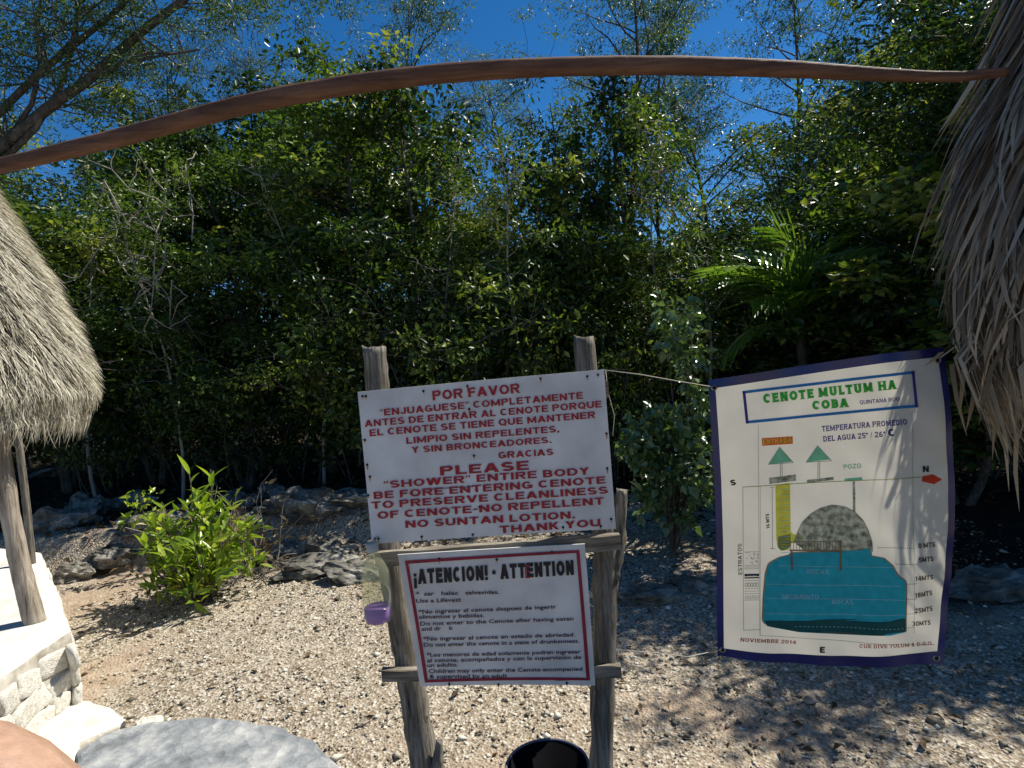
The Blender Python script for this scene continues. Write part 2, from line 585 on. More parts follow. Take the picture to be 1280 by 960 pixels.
def gravel_keep(x, y):
    return (1 - 1.1 * dirt_mask(x, y)).clip(0.12, 1) * np.where(y < ledge_y(x) + 0.45, 1, 0.12) * (0.5 + 0.5 * smooth01((wob(x, y, 4.0) + 0.45) / .5)) * (1 - .75 * smooth01((x - 1.5) / .7) * smooth01((y - 2.9) / .7))


V1, F1, v1 = pebbles(52000, (-3.4, 3.6), (1.9, 5.9), 0.0036, 0.014, gravel_keep)
V2, F2, v2 = pebbles(1100, (-3.4, 3.6), (1.9, 6.4), 0.012, 0.028, gravel_keep, 5)
V = np.concatenate([V1, V2])
F = np.concatenate([F1, F2 + len(V1)])
tag(link('gravel', mesh_np('gravel', V, F, np.concatenate([v1, v2])), M['pebble']), 'loose pale gravel and stone chips covering the clearing floor', 'gravel', kind='stuff')


def litter(n, xr, yr, ln, seed, keep=None):
    x = rng.uniform(*xr, n)
    y = rng.uniform(*yr, n)
    if keep is not None:
        k = rng.random(n) < keep(x, y)
        x, y = x[k], y[k]
        n = len(x)
    C = np.stack([x, y, hgt(x, y) + rng.uniform(0.005, 0.02, n)], 1)
    D = rand_unit(n)
    D[:, 2] *= 0.25
    Nn = rand_unit(n) * 0.5
    Nn[:, 2] += 1
    Lh = ln * rng.uniform(0.5, 1.5, n)
    V, F = leaves_np(C, D, Nn, Lh, Lh * 0.42, 0.35)
    return V, F, np.repeat(rng.beta(1.4, 1.6, n), 4)


Va, Fa, va = litter(2600, (-3.3, 3.6), (2.2, 5.4), 0.045, 1, lambda x, y: 0.25 + 0.75 * smooth01((y - 3.9) / 1.2))
Vb, Fb, vb = litter(15000, (-9, 9), (5.2, 14), 0.075, 2)
tag(link('leaf_litter', mesh_np('leaf_litter', np.concatenate([Va, Vb]), np.concatenate([Fa, Fb + len(Va)]), np.concatenate([va, vb * 0.7])), M['litter']),
    'dry brown fallen leaves scattered over gravel and forest floor', 'leaf litter', kind='stuff')


# ------------------------------------------------------------------ trees
def skel_branch(mb, p, d, ln, r, nseg=5, wig=0.25, up=0.05, sides=5):
    pts, rad = [Vector(p)], [r]
    d = Vector(d).normalized()
    for i in range(nseg):
        d = (d + Vector((random.gauss(0, wig), random.gauss(0, wig), random.gauss(0, wig) + up))).normalized()
        pts.append(pts[-1] + d * ln / nseg)
        rad.append(r * (1 - 0.8 * (i + 1) / nseg) + 0.002)
    mb.tube(pts, rad, sides, cap=False)
    return pts


def make_tree(kind, seed):
    """returns (trunk mesh, crown mesh); base at origin"""
    random.seed(seed)
    mb = MB()
    cents, rads, vbs = [], [], []
    if kind == 'dense':
        H, h0, RR, npri, nsub, per, ln, crad = 7.0, .8, 1.5, 46, 4, 95, 0.072, 0.31
        ln, per = [(.080, 96), (.115, 62), (.062, 140), (.098, 80)][seed % 4]
    elif kind == 'lacy':
        H, h0, RR, npri, nsub, per, ln, crad = 9.0, 4.2, 1.9, 26, 6, 95, 0.066, 0.36
    elif kind == 'shrub':
        H, h0, RR, npri, nsub, per, ln, crad = 2.8, 0.35, 0.95, 26, 4, 44, 0.075, 0.26
    else:  # young
        H, h0, RR, npri, nsub, per, ln, crad = 4.6, 1.6, 0.7, 20, 3, 34, 0.06, 0.22
    nst = 1 if kind == 'lacy' else (2 if kind == 'dense' else (5 if kind == 'shrub' else 1))
    stems = []
    for s in range(nst):
        a = random.uniform(0, 6.28)
        p = Vector((0.12 * s * math.cos(a), 0.12 * s * math.sin(a), -0.05))
        lean = Vector((math.cos(a), math.sin(a), 0)) * (0.05 if nst == 1 else (0.16 if kind == 'dense' else 0.35))
        pts, d = [p], Vector((lean.x, lean.y, 1)).normalized()
        hh = H * (1 if s == 0 else random.uniform(0.7, 0.9))
        seg = 12
        for i in range(seg):
            d = (d + Vector((random.gauss(0, 0.09), random.gauss(0, 0.09), 0.06))).normalized()
            pts.append(pts[-1] + d * hh / seg)
        r0 = {'dense': 0.065, 'lacy': 0.10, 'shrub': 0.018, 'young': 0.028}[kind] * (1 if s == 0 else 0.75)
        mb.tube(pts, [r0 * (1 - 0.85 * i / seg) for i in range(seg + 1)], 7, cap=False)
        stems.append((pts, hh, r0))
    for i in range(npri):
        pts, hh, r0 = stems[i % nst]
        f = (i + random.random()) / npri
        z = h0 + (hh * 0.98 - h0) * f
        t = z / hh * 12
        k = min(int(t), 11)
        p = pts[k].lerp(pts[k + 1], t - k)
        prof = {'dense': (0.55 + 0.6 * math.sin(math.pi * min(1, f * 0.9 + 0.1))) * (1 if f < .8 else 1.3 - 1.2 * (f - .55)), 'lacy': 0.45 + 0.85 * math.sin(math.pi * (0.12 + .75 * f)),
                'shrub': 0.6 + 0.6 * math.sin(math.pi * f), 'young': 1 - 0.5 * f}[kind]
        a = random.uniform(0, 6.28)
        el = random.uniform(0.15, 0.8) if kind != 'lacy' else random.uniform(0.5, 1.0)
        L = RR * prof * random.uniform(0.6, 1.15)
        bp = skel_branch(mb, p, (math.cos(a), math.sin(a), el), L, max(0.006, r0 * 0.32 * (1 - f * .6)), 5, 0.2)
        vb0 = random.gauss(0.45, 0.2)
        for j in range(nsub):
            q = bp[random.randint(2, 5)]
            dd = Vector((random.gauss(0, 1), random.gauss(0, 1), random.uniform(-.3, .8)))
            sp = skel_branch(mb, q, dd, random.uniform(0.2, 0.5) * (1.5 if kind == 'lacy' else 1), 0.005, 3, 0.3, 0.0, 3)
            cents.append(tuple(sp[-1]))
            rads.append(crad * random.uniform(0.6, 1.25))
            vbs.append(vb0 + random.gauss(0, 0.08))
    if kind == 'lacy':
        V, F, var = cluster_leaves(cents, rads, per, ln, vbs, flat=0.45, width=0.3, droop=0.3)
    else:
        V, F, var = cluster_leaves(cents, rads, per, ln, vbs, flat=0.75, width=[.5, .55, .42, .34][seed % 4] if kind == 'dense' else .5)
    return mb.mesh('trunk'), mesh_np('crown', V, F, var)


VAR = {'dense': [make_tree('dense', 100 + i) for i in range(4)], 'lacy': [make_tree('lacy', 200 + i) for i in range(3)],
       'shrub': [make_tree('shrub', 300 + i) for i in range(3)], 'young': [make_tree('young', 400 + i) for i in range(3)]}
for k, lst in VAR.items():
    for i, (tm, cm) in enumerate(lst):
        tm.materials.append(M['bark_pale'] if k == 'young' else M['bark'])
        cm.materials.append({'dense': M['leaf_dense'], 'lacy': M['leaf_lacy'], 'shrub': M['leaf_dense'], 'young': M['leaf_bright']}[k])
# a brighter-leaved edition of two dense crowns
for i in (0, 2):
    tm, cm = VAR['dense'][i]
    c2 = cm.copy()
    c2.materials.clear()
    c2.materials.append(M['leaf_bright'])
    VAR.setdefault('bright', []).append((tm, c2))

PLACES = [(60, 'behind the left thatch'), (190, 'right of the left thatch'), (330, 'behind the yellow-green bush'), (460, 'left of the left post'),
          (600, 'behind the shower notice\'s left half'), (740, 'behind the shower notice\'s right half'), (885, 'between notice and banner'),
          (1030, 'behind the banner\'s left half'), (1170, 'behind the banner\'s right half'), (9999, 'beside the right thatch')]
used_labels = {}


def place_word(px):
    for lim, wd in PLACES:
        if px < lim:
            return wd


def plant(kind, px, d, top_py=None, hscale=None, wscale=None, look='', row='', rot=None, v=None, xy=None):
    base = {'dense': 7.0, 'bright': 7.0, 'lacy': 9.0, 'shrub': 2.8, 'young': 4.6}[kind]
    nm = {'dense': 'broadleaf_tree', 'bright': 'broadleaf_tree', 'lacy': 'feathery_tree', 'shrub': 'forest_shrub', 'young': 'sapling'}[kind]
    cat = {'dense': 'tree', 'bright': 'tree', 'lacy': 'tree', 'shrub': 'shrub', 'young': 'sapling'}[kind]
    grp = {'dense': 'broadleaf trees of the forest edge', 'bright': 'broadleaf trees of the forest edge', 'lacy': 'tall feathery trees above the forest',
           'shrub': 'shrubs under the forest trees', 'young': 'thin pale saplings in the undergrowth'}[kind]
    if xy is None:
        g = at(px, 470, d)
        x, y = g.x, g.y
    else:
        x, y = xy
    z = float(hgt(x, y))
    if top_py is not None:
        top = at(px, top_py, d).z
        hscale = max(0.15, (top - z) / base)
    ws = wscale or hscale
    lab = '%s %s, %s' % (look, {'tree': 'tree', 'shrub': 'shrub', 'sapling': 'sapling'}[cat], row + ' ' + place_word(px))
    n = used_labels.get(lab, 0)
    used_labels[lab] = n + 1
    if n:
        lab += [', next one rightward', ', third there', ', fourth there'][min(n - 1, 2)]
    t = thing(nm, lab, cat, (x, y, z), grp)
    lst = VAR[kind]
    tm, cm = lst[(v if v is not None else random.randrange(len(lst))) % len(lst)]
    link('trunk', tm, None, t)
    link('crown', cm, None, t)
    t.scale = (ws, ws, hscale)
    t.rotation_euler = (0, 0, rot if rot is not None else random.uniform(0, 6.28))
    return t


random.seed(21)
# front row: (px, distance, top py, kind)
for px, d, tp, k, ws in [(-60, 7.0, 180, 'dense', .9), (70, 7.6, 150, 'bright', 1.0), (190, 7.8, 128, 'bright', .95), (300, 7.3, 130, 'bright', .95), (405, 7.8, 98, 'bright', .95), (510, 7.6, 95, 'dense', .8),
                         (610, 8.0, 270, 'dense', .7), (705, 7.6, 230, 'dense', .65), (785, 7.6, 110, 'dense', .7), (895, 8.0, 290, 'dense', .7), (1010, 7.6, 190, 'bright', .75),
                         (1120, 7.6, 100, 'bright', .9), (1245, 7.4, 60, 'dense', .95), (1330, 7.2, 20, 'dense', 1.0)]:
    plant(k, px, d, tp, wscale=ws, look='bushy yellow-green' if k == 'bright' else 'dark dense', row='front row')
# second row
for px, d, tp, k, ws in [(-120, 10.0, 150, 'dense', 1.1), (20, 10.4, 160, 'dense', 1.1), (135, 10.0, 150, 'dense', 1.1), (250, 10.6, 125, 'dense', 1.05), (360, 10.2, 130, 'dense', 1.1), (470, 10.4, 110, 'dense', 1.1),
                         (520, 10.0, 130, 'dense', .8), (640, 10.6, 260, 'dense', .9), (770, 10.2, 130, 'dense', .75), (870, 10.8, 290, 'dense', .9), (980, 10.2, 235, 'dense', .8),
                         (1060, 10.6, 110, 'dense', 1.1), (1200, 10.2, 90, 'dense', 1.0), (1300, 10.0, 20, 'dense', 1.2), (1420, 10, 0, 'dense', 1.2)]:
    plant(k, px, d, tp, wscale=ws, look='deep green spreading', row='second row')
# back row, hiding the distance
for i, px in enumerate(range(-200, 1500, 125)):
    if 260 < px < 440:
        continue
    plant('dense', px + random.randint(-20, 20), 15.5 + random.uniform(-1, 1), random.choice([290, 320, 350]), wscale=1.15, look='distant dim green', row='back row')
# tall feathery trees whose tops stand against the sky
for px, d, tp, ws, v in [(150, 9, 70, .6, 0), (345, 10, 65, .42, 1), (515, 9.3, 2, .56, 2), (655, 9.6, 75, .5, 1), (735, 8.6, -25, .66, 0), (830, 9.4, 10, .5, 2), (895, 9.2, 65, .6, 1),
                         (955, 9.6, 15, .6, 0), (1095, 10.5, 85, .5, 2), (1235, 9.2, -40, .8, 1)]:
    plant('lacy', px, d, tp, wscale=ws, look='tall feathery', row='against the sky', v=v)
# shrubs under the trees
for px, d, hs in [(120, 7.3, .7), (215, 7.5, .75), (290, 7.2, .7), (365, 7.4, .8), (450, 7.2, .75), (330, 8.6, .9), (140, 8.3, .8), (640, 8.4, 1.0), (720, 8.6, 1.0), (-40, 8.2, 1.0), (90, 9.0, .9), (180, 8.6, 1.0), (420, 8.4, .75), (520, 7.4, .95), (600, 6.8, .85), (690, 7.2, .9), (760, 6.9, .8), (870, 6.6, .75), (960, 6.8, .9), (1080, 6.6, 1.0),
                  (1180, 6.4, 1.0), (1260, 6.0, 1.0), (1350, 5.6, 1.0), (300, 10.5, .8), (40, 11, 1.1), (230, 12, 1.0), (480, 11, 1.1), (640, 11, 1.2), (820, 10, 1.2), (940, 11, 1.2), (1100, 10, 1.2), (1240, 9, 1.2)]:
    plant('shrub', px, d, hscale=hs, look='low leafy', row='near the ground' if d < 9 else 'far in')
# thin saplings whose pale stems show in the dark undergrowth
for px, d, hs in [(105, 6.9, .8), (212, 6.8, .75), (258, 7.6, .9), (392, 7.0, .85), (440, 7.9, .8), (560, 7.0, .85), (660, 6.6, .8), (840, 7.0, .9),
                  (880, 6.2, .8), (1010, 7.2, 1.0), (1150, 6.6, .9)]:
    plant('young', px, d, hscale=hs, wscale=.8, look='thin pale-stemmed', row='standing')
# trees right of the frame whose shade falls over the right of the clearing
for x, y, hs, lb in [(3.8, 5.3, .5, 'leafy tree just behind the right thatch, shading the banner foot'), (4.6, 4.6, .66, 'dense tree hidden behind the right thatch'), (5.2, 5.8, .75, 'tall tree beyond the right thatch, outside the view'),
                     (4.35, 3.7, .78, 'broad tree outside the right edge whose shade falls below the banner'), (5.9, 4.4, .7, 'rightmost tree, far outside the view')]:
    t_ = plant('dense', 640 + x / y * FPX, y, hscale=hs, wscale=.85, look='broad shade-giving', row='right', xy=(x, y))
    t_['label'] = lb

# a far-off wood closing the view under the crowns
n = 420
xx, yy = rng.uniform(-34, 34, n), rng.uniform(19, 30, n)
zz = rng.uniform(0, 1, n) ** 1.0 * 3.2
k = ~((np.abs(xx / yy + 0.36) < 0.12) & (zz > 1.0))
V, F, var = cluster_leaves(np.stack([xx, yy, zz], 1)[k], rng.uniform(.6, 1.3, n)[k], 70, 0.2, rng.normal(.4, .1, n)[k])
tag(link('far_wood', mesh_np('far_wood', V, F, var), M['leaf_dense']), 'dim mass of far undergrowth seen between the trunks', 'undergrowth', kind='stuff')

# ---- leaning multi-limbed tree at the upper left
random.seed(5)
lt = thing('leaning_tree', 'large tree leaning right at upper left, several dark bare limbs with feathery foliage', 'tree', onz(-260, 700, 0.1))
base = Vector(lt.location)
mbt = MB()
cents, rads = [], []
for pts, r0 in [([(-150, 330), (-60, 235), (0, 185), (60, 135), (110, 100), (170, 45), (235, -5), (300, -50)], 0.060),
                ([(-150, 330), (-70, 250), (-10, 150), (50, 90), (110, 42), (150, 10), (200, -50)], 0.04),
                ([(-100, 290), (0, 205), (45, 160), (75, 110), (90, 60), (100, 0), (105, -60)], 0.026),
                ([(0, 190), (40, 130), (50, 80), (45, 30), (60, -40)], 0.02),
                ([(110, 100), (150, 80), (200, 70), (250, 62)], 0.014)]:
    P3 = [at(x, y, 5.8) for x, y in pts]
    if pts[0] == (-150, 330):
        P3 = [base.lerp(P3[0], 0), base.lerp(P3[0], .5) + Vector((.1, 0, 0))] + P3
    nn = len(P3)
    mbt.tube([p - base for p in P3], [r0 * (1.25 - 0.9 * i / nn) for i in range(nn)], 8, cap=False)
    for i in range(2, nn):
        for j in range(4):
            q = P3[i - 1].lerp(P3[i], random.random())
            bp = skel_branch(mbt, q - base, (random.gauss(.2, 1), random.gauss(0, 1), random.uniform(0, 1)), random.uniform(.4, 1.1), 0.009, 5, .3)
            for b_ in bp[2:]:
                if random.random() < 0.62:
                    cents.append(tuple(b_ + Vector((0, 0, .03))))
                    rads.append(random.uniform(.12, .26))
for px, py in [(20, 20), (60, 0), (120, 20), (170, 15), (30, 60), (205, 30), (260, 5), (300, 10), (345, 5), (395, 15), (10, 100), (330, -20), (150, -10), (400, -10), (130, 60), (280, 20)]:
    for j in range(6):
        cents.append(tuple(at(px + random.gauss(0, 16), py + random.gauss(0, 12), 5.8 + random.uniform(-.5, .5)) - base))
        rads.append(random.uniform(.12, .22))
mbt.build('trunk', M['bark'], lt)
V, F, var = cluster_leaves(cents, rads, 75, 0.038, [0.4] * len(cents), flat=.4, width=.28)
link('crown', mesh_np('crown', V, F, var), M['leaf_lacy'], lt)

# ---- pale dead twigs tangled over the foliage at the left
random.seed(9)
dt = thing('dead_climber', 'tangle of bare pale twigs hanging in the foliage above the left thatched roof', 'climber', at(195, 330, 6.3))
b0 = Vector(dt.location)
mbd = MB()
paths = [[(193, 330), (195, 290), (182, 262), (185, 245), (190, 215)], [(185, 245), (160, 235), (140, 212), (110, 200), (95, 220)], [(180, 262), (150, 270), (130, 300), (100, 345), (88, 352)], [(150, 268), (138, 240), (130, 225)],
         [(195, 290), (205, 265), (207, 240)], [(207, 300), (206, 330), (196, 345), (180, 350)], [(193, 330), (185, 320), (170, 325), (155, 330)], [(240, 300), (241, 270), (238, 240), (232, 215), (245, 190)],
         [(193, 330), (192, 360), (188, 395), (178, 415)], [(188, 360), (172, 372), (165, 385)], [(162, 345), (150, 330), (142, 310)], [(215, 350), (213, 380), (212, 410), (222, 380), (235, 370)]]
for p in paths:
    pp = [at(x, y, 6.3 + random.uniform(-.15, .15)) - b0 for x, y in p]
    mbd.tube(pp, [0.0075 - 0.004 * i / len(pp) for i in range(len(pp))], 5, cap=False)
    for q in pp[1:]:
        skel_branch(mbd, q, (random.gauss(0, 1), random.gauss(0, .6), random.gauss(0, 1)), random.uniform(.15, .45), .005, 4, .3)
mbd.build('twigs', M['bark_pale'], dt)

# ------------------------------------------------------------------ palms
def frond_mesh(L, nl, seed, droop=0.8, ll=0.42):
    """rachis leaves the origin towards +X and up, arches over"""
    random.seed(seed)
    mb = MB()
    pts = []
    for i in range(13):
        t = i / 12
        pts.append(Vector((L * (t - 0.12 * t * t), 0, L * (0.75 * t - droop * t * t))))
    mb.tube(pts, [0.012 * (1 - 0.8 * i / 12) + .001 for i in range(13)], 4, cap=False)
    C, D, Nn, Ln = [], [], [], []
    for i in range(nl):
        t = 0.16 + 0.84 * i / nl
        k = min(int(t * 12), 11)
        p = pts[k].lerp(pts[k + 1], t * 12 - k)
        ax = (pts[k + 1] - pts[k]).normalized()
        for s in (-1, 1):
            d = ax * 0.75 + Vector((0, s * 1.0, 0)) + Vector((0, 0, random.uniform(-.35, .1)))
            C.append(p)
            D.append(d.normalized())
            Nn.append((0, random.gauss(0, .2), 1))
            Ln.append(ll * (0.45 + math.sin(math.pi * min(1, t * .85 + .08))) * random.uniform(.8, 1.1) * 0.75)
    C, D, Nn, Ln = np.array(C), np.array(D), np.array(Nn, float), np.array(Ln)
    S = np.cross(D, Nn)
    S /= np.linalg.norm(S, axis=1, keepdims=True)
    W = 0.015
    segs = []
    for k, f in enumerate((0, .35, .7, 1)):
        c = C + D * (Ln * f)[:, None] - np.array([0, 0, 1]) * (Ln * 0.13 * f * f)[:, None]
        w_ = W * (0.5, 1, .75, .05)[k]
        segs += [c + S * w_, c - S * w_]
    V = np.stack(segs, 1)
    n = len(C)
    i = np.arange(n)[:, None] * 8
    F = np.concatenate([i + [0, 1, 3, 2], i + [2, 3, 5, 4], i + [4, 5, 7, 6]])
    V = V.reshape(-1, 3)
    nb = len(mb.v)
    VV = np.concatenate([np.array(mb.v), V])
    FF = np.concatenate([np.array(mb.f), F + nb])
    var = np.concatenate([np.full(nb, .8), np.repeat(rng.normal(.5, .2, n).clip(0, 1), 8)])
    me = mesh_np('frond', VV, FF, var)
    me.materials.append(M['leaf_palm'])
    return me


FRONDS = [frond_mesh(1.0, 24, 50, .75, .5), frond_mesh(1.0, 22, 51, .5, .5), frond_mesh(1.0, 24, 52, 1.0, .5)]


def palm(label, loc, h, fr):
    t = thing('palm', label, 'palm', loc)
    mb = MB()
    mb.tube([(0, 0, -.05), (0.02, 0, h * .5), (0, 0, h)], [.06, .045, .05], 8)
    mb.build('trunk', M['bark'], t)
    for i, (az, tilt, L) in enumerate(fr):
        o = link('frond', FRONDS[i % 3], None, t, (0, 0, h))
        o.rotation_euler = (Matrix.Rotation(az, 3, 'Z') @ Matrix.Rotation(-tilt, 3, 'Y') @ Matrix.Rotation(random.uniform(-.3, .3), 3, 'X')).to_euler()
        o.scale = (L * 1.1, L * 1.1, L * 1.1)
    return t


random.seed(3)
pc = at(1000, 412, 6.0)
palm('young palm with shiny arching fronds rising behind the banner top', (pc.x, pc.y, float(hgt(pc.x, pc.y))), pc.z - .1,
     [(R(a), R(tl), L) for a, tl, L in [(178, 40, 1.0), (160, 22, .95), (200, 55, 1.1), (60, 30, .9), (25, 42, .95), (-10, 18, .8), (-150, 25, .85), (-60, 50, .95), (172, 5, .75), (-30, 0, .6), (150, 64, 1.15), (10, 62, 1.05), (-100, 30, .8), (100, 50, 1.0)]])
palm('palm right of the view, mostly hidden behind the right thatched roof', (3.5, 3.9, 0), 2.7, [(R(a), R(random.uniform(5, 60)), .55) for a in range(0, 360, 33)])

# ---- shrub with round shiny leaves in the gap
random.seed(14)
ss = thing('glossy_shrub', 'shrub with small round shiny leaves in the gap between notice and banner', 'shrub', onz(840, 690, 0.05))
b0 = Vector(ss.location)
mbs = MB()
cents, rads = [], []
for px, py, sx, sy, nn_ in [(845, 400, 22, 34, 22), (858, 450, 14, 20, 10), (830, 530, 26, 16, 38), (800, 560, 14, 18, 22), (860, 560, 14, 30, 34), (838, 585, 20, 20, 26), (872, 500, 8, 16, 10), (876, 610, 10, 20, 16), (815, 615, 20, 18, 18), (850, 640, 20, 14, 14)]:
    for j in range(nn_):
        q = at(px + random.gauss(0, sx * .6), py + random.gauss(0, sy * .6), 4.6 + random.uniform(-.25, .25)) - b0
        cents.append(tuple(q))
        rads.append(random.uniform(.05, .11))
        if j % 9 == 0:
            mbs.tube([(0, 0, -.05), q * .5 + Vector((0.06, 0, .05)), q], [.007, .005, .002], 4, cap=False)
mbs.build('stems', M['bark'], ss)
V, F, var = cluster_leaves(cents, rads, 13, 0.066, [.65] * len(cents), flat=.9, width=.7, droop=.3, upn=1.0)
link('foliage', mesh_np('foliage', V, F, var), M['leaf_round'], ss)


# ------------------------------------------------------------------ yellow-green bush
def blade(L, W, curl, name='leaf', mt=None):
    V, F, n = [], [], 5
    for i in range(n + 1):
        t = i / n
        wv = W * math.sin(math.pi * (0.06 + 0.94 * t) ** 0.8) * .5 if i < n else 0.0
        c = Vector((0, L * t, -curl * L * t * t))
        V += [c + Vector((-wv, 0, wv * .35)), c, c + Vector((wv, 0, wv * .35))]
    for i in range(n):
        for k in (0, 1):
            a = i * 3 + k
            F.append((a, a + 1, a + 4, a + 3))
    V = np.array([tuple(v) for v in V])
    me = mesh_np(name, V, np.array(F), np.full(len(V), 0.5), smooth=True)
    me.materials.append(mt or M['leaf_croton'])
    return me


random.seed(31)
LEAF = [blade(.18, .046, .25), blade(.15, .040, .5), blade(.20, .042, .12)]
LEAFY = [blade(.13, .05, .35, mt=M['leaf_yellow'])]
bb = onz(262, 748, 0.0)
bush = thing('croton_bush', 'sunlit yellow-green bush with long upright leaves growing in the gravel', 'bush', (bb.x, bb.y, float(hgt(bb.x, bb.y))))
stems = MB()
cnt = 0
for s in range(30):
    a = random.uniform(0, 6.28)
    rr = random.uniform(.08, .42) if s else 0
    H = (1.0 if s < 3 else random.uniform(.4, .88)) * (1 - .35 * rr)
    tip = Vector((rr * math.cos(a) - (0.06 if s < 3 else 0), rr * math.sin(a), H))
    b_ = Vector((.12 * rr * math.cos(a), .12 * rr * math.sin(a), -.03))
    mid = b_.lerp(tip, .5) + Vector((.1 * rr * math.cos(a), .1 * rr * math.sin(a), -.02))
    stems.tube([b_, mid, tip], [.008, .006, .003], 5, cap=False)
    for j in range(10):
        if cnt >= 298:
            break
        f = 0.22 + 0.78 * (j / 10) ** .8
        p = (b_.lerp(mid, f * 2) if f < .5 else mid.lerp(tip, f * 2 - 1))
        az = random.uniform(0, 6.28)
        el = random.uniform(.15, .75) + f * .45
        low = f < .5 and random.random() < .28
        o = link('leaf', (LEAFY[0] if low else random.choice(LEAF)), None, bush, p)
        d = Vector((math.cos(az) * math.cos(el), math.sin(az) * math.cos(el), math.sin(el)))
        o.rotation_euler = d.to_track_quat('Y', 'Z').to_euler()
        sc_ = random.uniform(.7, 1.1)
        o.scale = (sc_, sc_, sc_)
        cnt += 1
stems.build('stems', M['bark'], bush)
ang_ = rng.uniform(0, 6.28, 56)
rad_ = .36 * np.sqrt(rng.random(56))
zz_ = .12 + .62 * rng.random(56) * (1 - rad_)
V, F, var = cluster_leaves(np.stack([rad_ * np.cos(ang_), rad_ * np.sin(ang_), zz_], 1), np.full(56, .07), 9, .10, rng.normal(.45, .15, 56), width=.32, droop=-.5)
link('inner_foliage', mesh_np('inner_foliage', V, F, var), M['leaf_croton'], bush)['kind'] = 'stuff'

# small lighter sprig left of the bush and the dry brush behind it
random.seed(33)
sp = onz(190, 690, 0.2)
sprig = thing('small_shrub', 'small thin shrub with pale green leaves left of the yellow-green bush', 'shrub', (sp.x, sp.y, float(hgt(sp.x, sp.y))))
mbs = MB()
cents = []
for px, py in [(170, 640), (180, 652), (190, 630), (200, 645), (175, 625), (185, 665), (205, 660), (165, 655)]:
    q = at(px, py - 6, sp.y) - Vector(sprig.location)
    mbs.tube([(0, 0, -.03), q * .5, q], [.006, .004, .002], 4, cap=False)
    cents.append(tuple(q))
mbs.build('stems', M['bark'], sprig)
V, F, var = cluster_leaves(cents, [.09] * 8, 16, .06, [.55] * 8, width=.45)
link('foliage', mesh_np('foliage', V, F, var), M['leaf_croton'], sprig)

for (px, py, w_, hh, nb, lab, lv) in [(290, 690, .55, 1.0, 60, 'dry twiggy brush with sparse leaves behind the yellow-green bush', 14), (222, 560, .5, 1.1, 40, 'dry brown brush in the shade above the rocks at left', 14),
                                  ]:
    g = onz(px, py, .2)
    br = thing('dry_brush', lab, 'brush', (g.x, g.y, float(hgt(g.x, g.y))))
    mbs = MB()
    cents = []
    for i in range(nb):
        a = random.uniform(0, 6.28)
        bp = skel_branch(mbs, (random.gauss(0, w_ * .3), random.gauss(0, w_ * .3), -.03), (math.cos(a) * .6, math.sin(a) * .6, 1), hh * random.uniform(.4, 1), .005, 6, .22, -.04, 3)
        cents += [tuple(q) for q in bp[2:] if random.random() < .5]
    mbs.build('twigs', M['bark_pale'], br)
    V, F, var = cluster_leaves(cents, [.08] * len(cents), 4, .055, [.5] * len(cents), width=.4)
    link('dry_leaves', mesh_np('dry_leaves', V, F, var), M['litter'], br)


# ------------------------------------------------------------------ rocks
def rock_mesh(sx, sy, sz, seed, sub=4, rough=.45):
    import bmesh
    bm = bmesh.new()
    bmesh.ops.create_icosphere(bm, subdivisions=sub, radius=1)
    o = Vector((seed * 3.7, seed * 1.3, 0))
    for v in bm.verts:
        p = v.co.copy()
        k = 1 + rough * noise.fractal(p * 1.3 + o, 1.0, 2.0, 4) + .12 * noise.cell(p * 2.2 + o)
        k += 0.10 * noise.noise(p * 5 + o) + 0.05 * noise.noise(p * 12 + o)
        v.co = Vector((p.x * sx * k, p.y * sy * k, p.z * sz * k))
    me = bpy.data.meshes.new('rock')
    bm.to_mesh(me)
    bm.free()
    return me


random.seed(77)
ROCKS = [(95, 690, .2, .15, .12), (225, 690, .2, .15, .1), (290, 672, .25, .2, .14), (395, 684, .3, .2, .14), (445, 690, .24, .18, .12), (75, 668, .30, .2, .2), (110, 650, .22, .2, .22), (140, 682, .20, .15, .12), (165, 640, .25, .2, .16), (200, 668, .34, .22, .14), (240, 655, .2, .2, .12), (330, 668, .28, .22, .16), (375, 650, .34, .25, .22),
         (410, 665, .26, .2, .16), (440, 640, .3, .25, .16), (352, 628, .26, .2, .14), (300, 640, .22, .2, .12), (690, 688, .2, .2, .07), (815, 712, .22, .16, .09), (870, 700, .18, .15, .08), (60, 600, .3, .25, .1), (130, 575, .4, .3, .1),
         (430, 540, .3, .2, .1), (960, 690, .3, .2, .1), (1240, 700, .3, .2, .12)]
rl = ['broken grey rock at the top of the dirt track', 'flat rock touching the left side of the yellow-green bush', 'grey rock right behind the yellow-green bush', 'broad low rock in the front of the ledge right of the bush', 'front rock of the ledge beside the hanging bottle', 'grey limestone rock at the far corner of the white platform', 'upright pitted rock above the far end of the dirt track', 'small pale rock at the foot of the ledge, right of the platform', 'rounded rock on top of the ledge, left of the bush',
      'long flat rock in the ledge just left of the bush', 'low rock in the ledge hidden behind the bush', 'rock in the ledge right of the bush', 'largest pitted rock of the ledge, between bush and sign post',
      'rock in the ledge left of the hanging bottle', 'dark rock in the ledge next to the left sign post', 'rock set back on the ledge right of the bush top', 'low rock behind the right side of the bush', 'low flat rock behind the lower notice',
      'low pale rock in the gap between notice and banner', 'small rock beside the left edge of the banner', 'shaded rock behind the left palapa post', 'flat shaded rock far behind the dirt track',
      'flat pale rock deep in the shade left of the sign post', 'shaded rock behind the banner', 'shaded rock at the right edge under the thatch']
